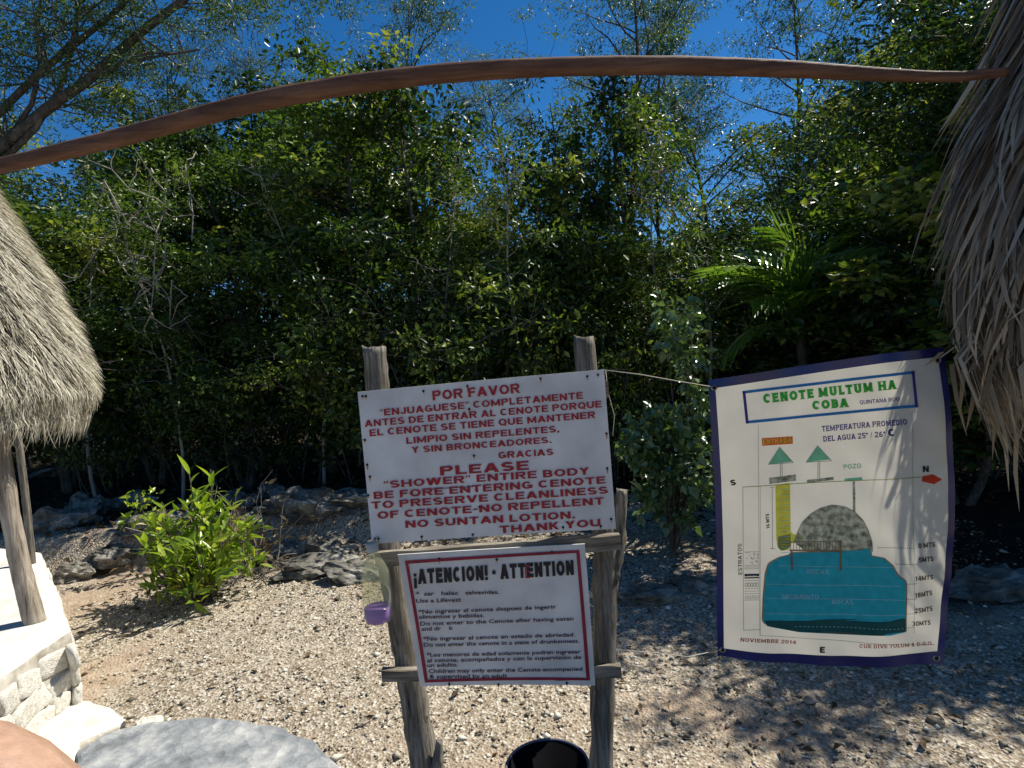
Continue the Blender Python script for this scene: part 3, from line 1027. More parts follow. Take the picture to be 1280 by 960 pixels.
for i, (px, py, sx, sy, sz) in enumerate(ROCKS):
    sx, sy, sz = sx * 1.0, sy * .85, sz * .72
    py += 14 if py > 620 else 0
    g = onz(px, py, .12 if py > 620 else .25)
    z = float(hgt(g.x, g.y))
    o = link('rock', rock_mesh(sx, sy, sz, i + 1), M['rock'], None, (g.x, g.y, z + sz * .25))
    o.rotation_euler = (random.uniform(-.15, .15), random.uniform(-.15, .15), random.uniform(-.4, .4))
    tag(o, rl[i], 'rock', 'rocks of the low ledge')

STN = [(190, 792, .035, 'small grey stone on the gravel below the bush'), (420, 715, .05, 'rust-tinted stone on gravel below the ledge'), (352, 930, .045, 'flat stone on gravel right of the grey slab edge'),
       (705, 800, .03, 'small stone on gravel behind the lower notice'), (1012, 880, .04, 'pale stone on the gravel right of the banner foot'), (845, 905, .03, 'brown stone on the dirt patch right of the bucket'),
       (1050, 918, .035, 'tan stone lying on gravel near the lower right'), (1170, 905, .04, 'pale stone on shaded gravel at lower right'), (238, 716, .04, 'stone in the shadow of the yellow-green bush'), (455, 905, .035, 'small white stone on gravel left of the left sign post')]
for i, (px, py, s, lab) in enumerate(STN):
    g = onz(px, py)
    o = link('stone', rock_mesh(s * .8, s * .6, s * .4, 40 + i, 2), M['stone_tan'], None, (g.x, g.y, float(hgt(g.x, g.y)) + s * .25))
    o.rotation_euler = (0, 0, random.uniform(0, 3))
    tag(o, lab, 'stone', 'loose stones on the gravel')


def slab(name, pix, z0, z1, m, label, bev=.012):
    """flat slab whose upper face has the outline seen at the pixels"""
    import bmesh
    P = [onz(x, y, z1) for x, y in pix]
    c = sum(P, Vector()) / len(P)
    # densify and roughen the rim
    Q = []
    for i in range(len(P)):
        a, b = P[i], P[(i + 1) % len(P)]
        for k in range(6):
            q = a.lerp(b, k / 6)
            n_ = noise.noise(q * 9) * .026 + noise.noise(q * 28) * .01
            Q.append(q + (q - c).normalized() * n_)
    bm = bmesh.new()
    rings = []
    for sc_, z in ((1.0, z0), (1.0, z1 - bev * 1.3), (.985, z1 - bev * .3), (.955, z1), (.75, z1 + .002), (.5, z1 + .004), (.25, z1 + .005)):
        rings.append([bm.verts.new((c.x + (q.x - c.x) * sc_, c.y + (q.y - c.y) * sc_, z + noise.noise(Vector((q.x * 5 * sc_, q.y * 5 * sc_, 1))) * .012)) for q in Q])
    cv = bm.verts.new((c.x, c.y, z1 + .005))
    n_ = len(Q)
    for a, b in zip(rings, rings[1:]):
        for k in range(n_):
            bm.faces.new((a[k], a[(k + 1) % n_], b[(k + 1) % n_], b[k]))
    for k in range(n_):
        bm.faces.new((rings[-1][k], rings[-1][(k + 1) % n_], cv))
    bmesh.ops.recalc_face_normals(bm, faces=bm.faces)
    me = bpy.data.meshes.new(name)
    bm.to_mesh(me)
    bm.free()
    o = link(name, me, m)
    for v in me.vertices:
        v.co -= Vector((c.x, c.y, 0))
    o.location = (c.x, c.y, 0)
    tag(o, label, 'stone slab')
    return o


slab('stone_slab', [(98, 936), (130, 914), (185, 903), (250, 897), (310, 900), (355, 912), (395, 930), (425, 960), (430, 1010), (360, 1060), (220, 1060), (120, 1010), (85, 965)], -.03, .05, M['slab_grey'],
     'large rounded grey stone slab at the bottom left of the clearing')
slab('stone_slab', [(72, 893), (88, 877), (112, 875), (148, 890), (158, 900), (100, 930), (92, 960), (60, 962), (30, 925), (50, 905)], -.03, .03, M['slab_white'], 'cream stone slab between white platform and grey slab')
slab('stone_slab', [(168, 903), (178, 895), (202, 896), (200, 903), (184, 911)], -.01, .025, M['slab_white'], 'small white stone chip at the upper rim of the grey slab', .006)

# ------------------------------------------------------------------ white masonry platform at the left
PZ = 0.39
topo = [(52, 690), (70, 735), (88, 786), (45, 812), (0, 846), (-90, 900), (-260, 930), (-420, 800), (-160, 700), (0, 684)]
TP = [onz(x, y, PZ) for x, y in topo]
pc_ = sum(TP, Vector()) / len(TP)
plat = thing('stone_platform', 'white mortared stone platform under the left palapa', 'platform', (pc_.x, pc_.y, 0))
Q = []
for i in range(len(TP)):
    a, b = TP[i], TP[(i + 1) % len(TP)]
    for k in range(8):
        Q.append(a.lerp(b, k / 8))
nq = len(Q)
mb = MB()
levels = [(-.05, 1.0), (.08, .998), (.2, .998), (.32, .998), (.375, .998), (PZ, .985), (PZ + .003, .8), (PZ + .005, .4)]
vs = []
for z, s in levels:
    for q in Q:
        n_ = noise.noise(Vector((q.x * 7, q.y * 7, z * 7))) * .022 * (1 if s > .9 else .3)
        d = Vector((q.x - pc_.x, q.y - pc_.y, 0))
        e = d.normalized() * n_ + (d * s)
        vs.append((e.x, e.y, z + noise.noise(Vector((q.x * 5, q.y * 5, 4 + s))) * .008))
vs.append((0, 0, PZ + .006))
fs = []
for l in range(len(levels) - 1):
    for k in range(nq):
        fs.append((l * nq + k, l * nq + (k + 1) % nq, (l + 1) * nq + (k + 1) % nq, (l + 1) * nq + k))
l = (len(levels) - 1) * nq
for k in range(nq):
    fs.append((l + k, l + (k + 1) % nq, len(vs) - 1))
mb.add(vs, fs)
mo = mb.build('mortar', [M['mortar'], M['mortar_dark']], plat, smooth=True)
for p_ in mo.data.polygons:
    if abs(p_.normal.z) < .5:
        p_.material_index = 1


def boxy(seed):
    import bmesh
    bm = bmesh.new()
    bmesh.ops.create_cube(bm, size=1)
    bmesh.ops.subdivide_edges(bm, edges=bm.edges, cuts=3, use_grid_fill=True)
    o = Vector((seed * 2.1, 0, seed))
    for v in bm.verts:
        p = v.co * 2
        q = Vector([c / (abs(p.x) ** 9 + abs(p.y) ** 9 + abs(p.z) ** 9) ** (1 / 9) for c in p]) * .5
        v.co = Vector((q.x * (1 + .3 * noise.noise(q * 2 + o)), q.y * (1 + .15 * noise.noise(q * 4 + o)), q.z * (1 + .22 * noise.noise(q * 2.3 - o))))
    me = bpy.data.meshes.new('stone')
    for f in bm.faces:
        f.smooth = True
    bm.to_mesh(me)
    bm.free()
    return me


random.seed(8)
SM = [boxy(60 + i) for i in range(5)]
for q_ in SM:
    q_.materials.append(M['wall_stone'])
segs = [(TP[i], TP[i + 1]) for i in range(0, 6)]
for a, b in segs:
    L_ = (b - a).length
    d = (b - a).normalized()
    nrm = Vector((d.y, -d.x, 0))
    if nrm.dot(a - pc_) < 0:
        nrm = -nrm
    z = .05
    row = 0
    while z < .34:
        x = random.uniform(0, .06)
        while x < L_ - .03:
            w_ = random.uniform(.10, .20)
            p = a + d * (x + w_ / 2)
            k_ = 1.0
            pp = Vector(((p.x - pc_.x) * k_, (p.y - pc_.y) * k_, z + random.uniform(-.01, .01)))
            o = link('stone', random.choice(SM), None, plat, pp - nrm * .006)
            o.rotation_euler = (random.uniform(-.2, .2), random.uniform(-.3, .3), math.atan2(d.y, d.x))
            o.scale = (w_ * 1.04, .045, random.uniform(.105, .118))
            x += w_ + .006
        z += .108
        row += 1


# ------------------------------------------------------------------ thatch
def thatch(prof, n, blade_len, width, m, mcore, parent, seed, arc=(0, 2 * math.pi), lift=.03, kink=.25, nlay=None, sag=0.0):
    """prof: list of (z, radius) from the rim upwards. Blades lie on the surface pointing down and outwards."""
    r_ = np.random.default_rng(seed)
    zs = np.array([p[0] for p in prof])
    rs = np.array([p[1] for p in prof])
    mb = MB()
    ns = 40
    for z, r in prof:
        pass
    vs = [(max(.001, r - .09) * math.cos(2 * math.pi * k / ns), max(.001, r - .09) * math.sin(2 * math.pi * k / ns), z + .10) for z, r in prof for k in range(ns)]
    fs = [(i * ns + k, i * ns + (k + 1) % ns, (i + 1) * ns + (k + 1) % ns, (i + 1) * ns + k) for i in range(len(prof) - 1) for k in range(ns)]
    mb.add(vs, fs)
    mb.build('thatch_core', mcore, parent)
    a = r_.uniform(*arc, n)
    z0 = zs[0] + (zs[-1] - zs[0]) * r_.random(n) ** 1.15
    L = blade_len * r_.uniform(.5, 1.3, n)
    lay = r_.random(n) + .55 * np.sin(a * 9 + np.sin(z0 * 7) * 2) * np.sin(z0 * 11 + a * 5)
    cl = .22 * np.sin(a * 31 + 3 * np.sin(z0 * 9)) * np.sin(z0 * 23 + a * 13)
    tw = r_.normal(0, kink, n)
    pts = []
    K = 5
    for k in range(K):
        f = k / (K - 1)
        z = z0 - L * f
        r = np.interp(z, zs, rs) - .07 + lift * lay + .07 * f + sag * f * f * np.minimum(0, 1)
        below = z < zs[0]
        r = np.where(below, rs[0] + lift * lay - .02 - .25 * (zs[0] - z), r)
        aa = a + tw * f * L / np.maximum(r, .2) * (0.5 + f)
        pts.append(np.stack([r * np.cos(aa), r * np.sin(aa), z], 1))
    side_a = a + r_.normal(0, .5, n) + math.pi / 2
    S = np.stack([np.cos(side_a), np.sin(side_a), np.zeros(n)], 1)
    W = width * r_.uniform(.4, 1.3, n)
    segs = []
    for k, p in enumerate(pts):
        w_ = (W * (0.7, 1, .9, .6, .08)[k])[:, None]
        segs += [p + S * w_ / 2, p - S * w_ / 2]
    V = np.stack(segs, 1).reshape(-1, 3)
    i = np.arange(n)[:, None] * (2 * K)
    F = np.concatenate([i + [2 * k, 2 * k + 1, 2 * k + 3, 2 * k + 2] for k in range(K - 1)])
    var = np.repeat((r_.normal(.5, .24, n) + cl).clip(0, 1), 2 * K)
    o = link('thatch', mesh_np('thatch', V, F, var), m, parent)
    o['kind'] = 'stuff'
    return o


# right palapa: a steep skirt of palm thatch
RC = Vector((2.05, 1.45))
cdist = RC.length


def right_profile():
    out = []
    angC = math.atan2(RC.x, RC.y)
    for px, py in [(1204, 440), (1190, 400), (1184, 360), (1182, 320), (1188, 265), (1201, 215), (1216, 165), (1240, 110), (1254, 60), (1270, 0)]:
        r = ray(px, py)
        ang = math.atan2(r.x, r.y)
        half = angC - ang
        rad = cdist * math.sin(half)
        tl = cdist * math.cos(half)
        z = 1.6 + r.z * tl / math.hypot(r.x, r.y)
        out.append((z, rad - .036))
    return out


rp = right_profile()
rp = rp + [(rp[-1][0] + .5, rp[-1][1] * .62), (rp[-1][0] + .9, .03)]
pr = thing('thatched_palapa', 'shaggy grey-brown palm thatch hanging at the right edge of the view', 'palapa', (RC.x, RC.y, 0), 'thatched palapas')
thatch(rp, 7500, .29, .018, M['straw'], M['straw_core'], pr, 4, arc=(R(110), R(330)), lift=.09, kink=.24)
mb = MB()
mb.tube([(.1, 0, -.2), (.1, 0, 1.6), (.08, 0, rp[-1][0] - .1)], [.07, .06, .05], 10)
mb.build('post', M['post_wood'], pr)
# separate limp strips hanging at its lower left corner, beside the banner
random.seed(12)
for pts in [[(1190, 455), (1197, 500), (1209, 545)], [(1222, 470), (1215, 510), (1208, 540)], [(1178, 440), (1165, 452), (1155, 458)], [(1206, 450), (1203, 490), (1200, 520)], [(1255, 480), (1258, 560), (1262, 615)], [(1272, 500), (1270, 590), (1275, 640)],
            [(1240, 470), (1244, 530), (1241, 575)]]:
    P3 = [at(x, y, 1.93) - Vector(pr.location) for x, y in pts]
    V, F = [], []
    for i, p in enumerate(P3):
        w_ = (.010, .009, .002)[i]
        V += [p + Vector((w_, 0.004, 0)), p + Vector((-w_, 0, 0))]
    me = mesh_np('hanging_strip', np.array([tuple(v) for v in V]), np.array([(0, 1, 3, 2), (2, 3, 5, 4)]), np.full(6, .8))
    link('hanging_strip', me, M['straw'], pr)

# left palapa
pl_d = 3.2
pb = onz(45, 778, PZ)
LCx, LCy = pb.x - .55, pb.y + .15
pl = thing('thatched_palapa', 'pale sunlit thatched palapa roof on rough posts at the left edge', 'palapa', (LCx, LCy, 0), 'thatched palapas')


def left_profile():
    out = []
    C = Vector((LCx, LCy))
    angC = math.atan2(C.x, C.y)
    for px, py in [(108, 515), (120, 492), (114, 460), (92, 405), (62, 350), (32, 300), (0, 250)]:
        r = ray(px, py)
        half = math.atan2(r.x, r.y) - angC
        rad = C.length * math.sin(half)
        z = 1.6 + r.z * C.length * math.cos(half) / math.hypot(r.x, r.y)
        out.append((z, rad))
    return out


lp = left_profile()
print('left profile', lp, 'right', rp)
lp = lp + [(lp[-1][0] + (lp[-1][0] - lp[-3][0]) * .5 * k, max(.03, lp[-1][1] - (lp[-3][1] - lp[-1][1]) * .5 * k)) for k in (1, 2, 3, 4)]
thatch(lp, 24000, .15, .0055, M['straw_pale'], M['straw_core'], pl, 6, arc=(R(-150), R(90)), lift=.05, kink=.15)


def post_tube(pts, rads, n=14, seg=26, jit=.05, seed=0):
    """knotty, slightly fluted pole through the points"""
    P, Rr = [], []
    pts = [Vector(p) for p in pts]
    for i in range(seg + 1):
        t = i / seg * (len(pts) - 1)
        k = min(int(t), len(pts) - 2)
        f = t - k
        f2 = f * f * (3 - 2 * f) * .3 + f * .7
        P.append(pts[k].lerp(pts[k + 1], f2))
        Rr.append(rads[k] * (1 - f) + rads[k + 1] * f)
    V, F = [], []
    up = None
    for i, p in enumerate(P):
        d = (P[min(i + 1, seg)] - P[max(i - 1, 0)]).normalized()
        if up is None:
            up = d.orthogonal().normalized()
        up = (up - d * up.dot(d)).normalized()
        sd = d.cross(up)
        for k in range(n):
            a = 2 * math.pi * k / n
            q = Vector((math.cos(a) * 1.3, math.sin(a) * 1.3, seed * 7 + i * .22))
            rr = Rr[i] * (1 + jit * 2.2 * noise.noise(q) + jit * 1.5 * noise.noise(q * 3.1))
            V.append(p + (up * math.cos(a) + sd * math.sin(a)) * rr)
    for i in range(seg):
        for k in range(n):
            k2 = (k + 1) % n
            F.append((i * n + k, i * n + k2, (i + 1) * n + k2, (i + 1) * n + k))
    # split, uneven ends
    b = len(V)
    ctop = P[-1]
    V += [ctop - (P[-1] - P[-2]).normalized() * Rr[-1] * .3]
    for k in range(n):
        F.append((seg * n + k, seg * n + (k + 1) % n, b))
    V += [P[0]]
    for k in range(n):
        F.append((((k + 1) % n), k, b + 1))
    for k in range(n):
        q = V[seg * n + k]
        V[seg * n + k] = q + (P[-1] - P[-2]).normalized() * Rr[-1] * .45 * noise.noise(Vector((k * .9, seed, 0)))
    return V, F


def add_post(name, parent, base, pts, rads, m, **kw):
    V, F = post_tube([Vector(p) - base for p in pts], rads, **kw)
    mb = MB()
    mb.add(V, F)
    return mb.build(name, m, parent)


PLB = Vector(pl.location)
add_post('post', pl, PLB, [pb + Vector((0, 0, -.02)), at(28, 720, pb.y), at(12, 640, pb.y), at(0, 560, pb.y), at(-10, 480, pb.y)], [.050, .046, .044, .044, .04], M['post_pale'], seed=2)
p2 = onz(40, 705, PZ)
add_post('post', pl, PLB, [p2 + Vector((0, 0, -.02)), at(34, 640, p2.y), at(22, 540, p2.y)], [.026, .024, .022], M['post_wood'], seed=3)
add_post('post', pl, PLB, [Vector((LCx - .45, LCy + .1, PZ - .02)), Vector((LCx - .4, LCy + .1, 1.3)), Vector((LCx - .35, LCy + .1, 2.0))], [.06, .058, .05], M['post_pale'], seed=4)

# ------------------------------------------------------------------ curved rust-coloured pole across the top
tp = [(-160, 240), (-60, 222), (0, 207.5), (75, 190), (150, 172), (225, 152), (300, 132), (370, 117.5), (440, 105.5), (500, 97.5), (560, 91), (630, 86.5), (700, 83.5), (775, 82), (850, 82), (925, 84), (1000, 87), (1080, 92), (1150, 95.5), (1200, 96), (1235, 92), (1259, 90)]
tw_ = [18, 18.5, 20, 22.5, 24, 25, 26, 26, 25.5, 25.5, 25.5, 25, 25, 25, 24.5, 23.5, 22, 18.5, 15, 14, 13.5, 12]
bd = [1.45] * len(tp)
cp = thing('curved_pole', 'long rust-brown wooden pole arching across the top of the view', 'pole', at(640, 87, 1.45))
o0 = Vector(cp.location)
P3, R3 = [], []
for (x, y), w_ in zip(tp, tw_):
    p = at(x, y, 1.45)
    r = ray(x, y)
    P3.append(p - o0)
    R3.append(w_ / 2 / FPX * 1.45 * .98)
pts, rad = [], []
for i in range(len(P3) - 1):
    for k in range(3):
        pts.append(P3[i].lerp(P3[i + 1], k / 3))
        rad.append(R3[i] + (R3[i + 1] - R3[i]) * k / 3)
pts.append(P3[-1])
rad.append(R3[-1])
mb = MB()
mb.tube(pts, rad, 24)
for i in range(len(pts)):
    for k in range(24):
        c_ = pts[i]
        q = Vector(mb.v[i * 24 + k]) - c_
        # rounded-rectangle section: flatter faces, tighter edges
        y_, z_ = q.y / rad[i], math.copysign(math.hypot(q.x, q.z), q.z) / rad[i]
        f = (abs(y_) ** 3.2 + abs(z_) ** 3.2) ** (-1 / 3.2)
        mb.v[i * 24 + k] = tuple(c_ + q * (f * (.82 + .035 * noise.noise(Vector((i * .35, k * .12, 3))) + .05 * max(0, noise.noise(Vector((i * .8, k * .5, 9))) - .25))))
mb.build('shaft', M['rust_pole'], cp)

# ------------------------------------------------------------------ sign frame
FRD = 2.2
fb = onz(640, 1010)
frame = thing('sign_frame', 'rough weathered wooden frame of two posts and rails carrying both notices', 'sign frame', (0, FRD, 0))
fb = Vector(frame.location)
lb = onz(540, 1005)
rb = onz(750, 990)
FL, FR = 2.22, 2.16
g1 = at(533, 1075, FL)
g1.z = -.1
g2 = at(748, 1080, FR)
g2.z = -.1
add_post('post', frame, fb, [g1, at(531, 960, FL), at(521, 900, FL), at(510, 830, FL), at(496, 760, FL), at(486, 690, FL), at(477, 600, FL), at(472, 500, FL), at(468, 434, FL)],
         [.056, .052, .050, .047, .042, .041, .040, .042, .042], M['post_wood'], seg=60, seed=5, jit=.09)
add_post('post', frame, fb, [g2, at(751, 960, FR), at(754, 860, FR), at(757, 760, FR), at(757, 690, FR), at(750, 620, FR), at(738, 540, FR), at(730, 421, FR)],
         [.045, .042, .042, .043, .045, .040, .039, .038], M['post_wood'], seg=60, seed=6, jit=.08)
add_post('branch_stub', frame, fb, [at(764, 720, FR), at(772, 670, FR + .01), at(778, 612, FR + .02)], [.035, .028, .020], M['post_wood'], seg=16, seed=7, jit=.16)
add_post('branch_stub', frame, fb, [at(538, 985, FL - .02), at(548, 950, FL - .03), at(549, 925, FL - .03)], [.03, .022, .012], M['post_wood'], seg=12, seed=9, jit=.12)


def rail(x0, y0, x1, y1, d0, d1, h, t, seed):
    a, b = at(x0, y0, d0) - fb, at(x1, y1, d1) - fb
    mb = MB()
    n_ = 24
    for i in range(n_ + 1):
        f = i / n_
        c = a.lerp(b, f)
        for sy, sz in ((-1, -1), (-1, 1), (1, 1), (1, -1)):
            w = noise.noise(Vector((f * 6, sy, sz + seed))) * .006
            mb.v.append(tuple(c + Vector((0, sy * t / 2 + w, sz * h / 2 + w))))
    for i in range(n_):
        for k in range(4):
            k2 = (k + 1) % 4
            mb.f.append((i * 4 + k, i * 4 + k2, (i + 1) * 4 + k2, (i + 1) * 4 + k))
    mb.f += [(0, 1, 2, 3), (n_ * 4 + 3, n_ * 4 + 2, n_ * 4 + 1, n_ * 4)]
    mb.build('rail', M['rail'], frame, smooth=False)


M['rail'] = wood_mat('rail', (0.05, 0.04, 0.03), (0.22, 0.19, 0.15), (0.44, 0.40, 0.33), (2.2, 26, 34), .9)
rail(478, 843, 776, 838, FL - .065, FR - .062, .042, .03, 1)
rail(470, 699, 775, 676, FL - .065, FR - .066, .05, .03, 2)
rail(455, 512, 760, 486, FL - .065, FR - .062, .06, .03, 3)


# ------------------------------------------------------------------ flat things drawn through pixel positions on a plane
class Surf:
    def __init__(s, corners, wave=None):
        """corners: three (px,py,depth)"""
        a, b, c = [at(*q) for q in corners]
        s.o = a
        s.n = (b - a).cross(c - a).normalized()
        if s.n.dot(CAM - a) < 0:
            s.n = -s.n
        s.wave = wave

    def __call__(s, px, py, off=0.0):
        r = ray(px, py)
        t = (s.o - CAM).dot(s.n) / r.dot(s.n)
        p = CAM + r * t
        if s.wave:
            off = off + s.wave(px, py)
        return p + s.n * off


def poly(name, surf, pix, off, m, parent, base, sub=1):
    mb = MB()
    mb.add([surf(x, y, off) - base for x, y in pix], [tuple(range(len(pix)))])
    return mb.build(name, m, parent, smooth=False)


_fc = {}


def text_mesh(s, bold=0.0, res=2):
    key = (s, bold)
    if key in _fc:
        return _fc[key]
    cu = bpy.data.curves.new('t', 'FONT')
    cu.body = s
    cu.size = 1
    cu.offset = bold
    cu.resolution_u = res
    ob = bpy.data.objects.new('t', cu)
    COL.objects.link(ob)
    dg = bpy.context.evaluated_depsgraph_get()
    dg.update()
    me = bpy.data.meshes.new_from_object(ob.evaluated_get(dg))
    vs = [tuple(v.co) for v in me.vertices]
    fs = [tuple(p.vertices) for p in me.polygons]
    bpy.data.objects.remove(ob)
    bpy.data.meshes.remove(me)
    bpy.data.curves.remove(cu)
    _fc[key] = (vs, fs)
    return vs, fs


CAPV, _ = text_mesh('H', 0.0)
CAPH = max(v[1] for v in CAPV)



def glyph(ch, s, serif):
    """a sans capital built from bars and bands; height 1. Returns quads and width. s = stroke width"""
    h = s / 2
    Q = []
    W = {'I': s, 'M': .98, 'W': 1.15, '.': s, ',': s, '!': s, '\u00a1': s, '-': .34, '\u201c': .34, '\u201d': .34, ' ': .28, 'O': .86, 'Q': .86, 'G': .82, 'C': .80, 'L': .64, 'F': .66, 'E': .70, 'J': .6, '\u00b0': .3,
         '/': .4, '1': .5, 'N': .80, 'H': .80, 'U': .78, 'D': .8, 'R': .8, 'A': .86, '&': .8, '*': .4, 'V': .84, 'X': .8}.get(ch, .74)
    if serif:
        W += {'I': .2, 'M': .12, 'N': .12, 'H': .16, 'U': .1}.get(ch, .04)

    def box(x0, y0, x1, y1):
        Q.append([(x0, y0), (x1, y0), (x1, y1), (x0, y1)])

    def diag(xa, ya, xb, yb, w_=None):
        w_ = w_ or h * 1.12
        Q.append([(xa - w_, ya), (xa + w_, ya), (xb + w_, yb), (xb - w_, yb)])

    def arc(cx, cy, rx, ry, a0, a1, n=10, sy=.92):
        for i in range(n):
            t0, t1 = R(a0 + (a1 - a0) * i / n), R(a0 + (a1 - a0) * (i + 1) / n)
            q = []
            for t, sg in ((t0, 1), (t0, -1), (t1, -1), (t1, 1)):
                q.append((cx + (rx + sg * h) * math.cos(t), cy + (ry + sg * h * sy) * math.sin(t)))
            Q.append(q)
    k = s * .88                      # horizontal strokes a little thinner
    rx, ry = (W - s) / 2, (1 - k) / 2
    e = .05 if serif else 0

    def stem(x):
        box(x, 0, x + s, 1)
    if ch == 'A':
        diag(h, 0, W / 2, 1); diag(W - h, 0, W / 2, 1); box(W * .24, .2, W * .76, .2 + k)
    elif ch == 'B':
        stem(e); box(s, 0, W * .6, k); box(s, 1 - k, W * .58, 1); box(s, .5 - k / 2, W * .6, .5 + k / 2)
        arc(W * .58, .75 - k / 4, W * .42 - h - .04, .25 - k / 4, -90, 90); arc(W * .6, .25 + k / 4, W * .4 - h, .25 - k / 4, -90, 90)
    elif ch == 'C':
        arc(W / 2, .5, rx, ry, 45, 315, 16)
    elif ch == 'D':
        stem(e); box(s, 0, W * .45, k); box(s, 1 - k, W * .45, 1); arc(W * .45, .5, W * .55 - h, ry, -90, 90, 12)
    elif ch in 'EF':
        stem(e); box(s, 1 - k, W, 1); box(s, .5 - k / 2 + .02, W * .92, .5 + k / 2 + .02)
        if ch == 'E':
            box(s, 0, W, k)
    elif ch == 'G':
        arc(W / 2, .5, rx, ry, 45, 325, 16); box(W * .52, .36, W, .36 + k); box(W - s, .08, W, .4)
    elif ch == 'H':
        stem(e); stem(W - s - e); box(s, .5 - k / 2, W - s, .5 + k / 2)
    elif ch == 'I':
        stem((W - s) / 2)
    elif ch == 'J':
        box(W - s, .3, W, 1); arc(W / 2, .3, rx, .3 - k / 2, 180, 360, 8)
    elif ch == 'K':
        stem(0); diag(s, .42, W - h * 1.2, 1); diag(W - h * 1.2, 0, W * .42, .58)
    elif ch == 'L':
        stem(e); box(s, 0, W, k)
    elif ch == 'M':
        stem(e); stem(W - s - e); diag(h + e, 1, W / 2, .12, h * .95); diag(W - h - e, 1, W / 2, .12, h * .95)
    elif ch == 'N':
        stem(e); stem(W - s - e); diag(h + e, 1, W - h - e, 0)
    elif ch in 'OQ':
        arc(W / 2, .5, rx, ry, 0, 360, 24)
        if ch == 'Q':
            diag(W - h, -.06, W * .6, .28)
    elif ch in 'PR':
        stem(e); box(s, 1 - k, W * .6, 1); box(s, .42, W * .6, .42 + k); arc(W * .6, .71 + k / 4 - .03, W * .4 - h, .29 - k / 4 - .02, -90, 90)
        if ch == 'R':
            diag(W - h, 0, W * .55, .45)
    elif ch == 'S':
        r1 = .25 - k / 4
        arc(W / 2, .75 - k / 4, rx * .96, r1, 25, 270, 12); arc(W / 2, .25 + k / 4, rx, r1, -155, 90, 12)
    elif ch == 'T':
        stem((W - s) / 2); box(0, 1 - k, W, 1)
    elif ch == 'U':
        box(e, .34, s + e, 1); box(W - s - e, .34, W - e, 1); arc(W / 2, .34, rx - e, .34 - k / 2, 180, 360, 12)
    elif ch == 'V':
        diag(h, 1, W / 2, 0); diag(W - h, 1, W / 2, 0)
    elif ch == 'W':
        diag(h, 1, W * .28, 0); diag(W / 2, 1, W * .28, 0); diag(W / 2, 1, W * .72, 0); diag(W - h, 1, W * .72, 0)
    elif ch == 'X':
        diag(h, 0, W - h, 1); diag(W - h, 0, h, 1)
    elif ch == 'Y':
        diag(h, 1, W / 2, .45); diag(W - h, 1, W / 2, .45); box(W / 2 - h, 0, W / 2 + h, .5)
    elif ch == 'Z':
        box(0, 0, W, k); box(0, 1 - k, W, 1); diag(h, k, W - h, 1 - k)
    elif ch == '.':
        box(0, 0, s, s)
    elif ch == ',':
        box(0, 0, s, s); diag(s * .6, 0, s * .2, -.14, h * .5)
    elif ch == '-':
        box(0, .36, W, .36 + k)
    elif ch == '!':
        box(0, .3, s, 1); box(0, 0, s, .2)
    elif ch == '\u00a1':
        box(0, -.28, s, .42); box(0, .52, s, .72)
    elif ch in '\u201c\u201d':
        for x in (0, W - .13):
            if ch == '\u201c':
                box(x, .68, x + .13, .84); diag(x + .04, .84, x + .11, .98, .04)
            else:
                box(x, .84, x + .13, 1); diag(x + .09, .84, x + .02, .68, .04)
    elif ch == '\u00b0':
        arc(W / 2, .8, .09, .1, 0, 360, 10)
    elif ch == '/':
        diag(.05, -.05, W - .05, 1, h * .5)
    elif ch == '0':
        arc(W / 2, .5, rx, ry, 0, 360, 20)
    elif ch == '1':
        box(W - s - .08, 0, W - .08, 1); diag(.02 + h, .68, W - s, .9, h)
    elif ch == '2':
        arc(W / 2, .70, rx, .30 - k / 2, -20, 180, 10); diag(h, k * .7, W - h * 1.4, .60); box(0, 0, W, k)
    elif ch == '3':
        arc(W / 2, .75 - k / 4, rx * .95, .25 - k / 4, -90, 150, 10); arc(W / 2, .25 + k / 4, rx, .25 - k / 4, -150, 90, 10)
    elif ch == '4':
        box(W * .58, 0, W * .58 + s, 1); diag(h, .3, W * .58, 1, h * .8); box(0, .22, W, .22 + k)
    elif ch == '5':
        box(s * .3, 1 - k, W, 1); box(s * .2, .5, s * 1.2, 1); arc(W / 2, .32, rx, .32 - k / 2, -150, 130, 12)
    elif ch == '6':
        arc(W / 2, .31, rx, .31 - k / 2, 0, 360, 16); arc(W / 2 + .04, .45, rx + .02, .55 - k / 2, 60, 185, 8)
    elif ch == '8':
        arc(W / 2, .75 - k / 4, rx * .9, .25 - k / 4, 0, 360, 14); arc(W / 2, .25 + k / 4, rx, .25 - k / 4, 0, 360, 14)
    elif ch == '&':
        arc(W * .42, .76, .15, .16, 0, 360, 10); arc(W * .4, .27, .24, .2, 60, 370, 12); diag(W - h, 0, W * .25, .7)
    elif ch == '*':
        box(.05, .76, .35, .84); diag(.12, .65, .28, .95, .04); diag(.28, .65, .12, .95, .04)
    if serif:
        t = .09
        o = .09
        S_ = {'A': [(h, 0), (W - h, 0)], 'B': [], 'E': [], 'F': [(h + e, 0)], 'H': [(h + e, 0), (W - h - e, 0), (h + e, 1), (W - h - e, 1)], 'I': [(W / 2, 0), (W / 2, 1)], 'L': [(h + e, 1)], 'M': [(h + e, 0), (W - h - e, 0)],
              'N': [(h + e, 0), (W - h - e, 1)], 'P': [(h + e, 0)], 'R': [(h + e, 0), (W - h, 0)], 'T': [(W / 2, 0)], 'U': [(h + e, 1), (W - h - e, 1)], 'V': [(h, 1), (W - h, 1)], 'X': [(h, 0), (h, 1), (W - h, 0), (W - h, 1)]}.get(ch, [])
        for x, y in S_:
            box(x - h - o, 0 if y == 0 else 1 - t, x + h + o, t if y == 0 else 1)
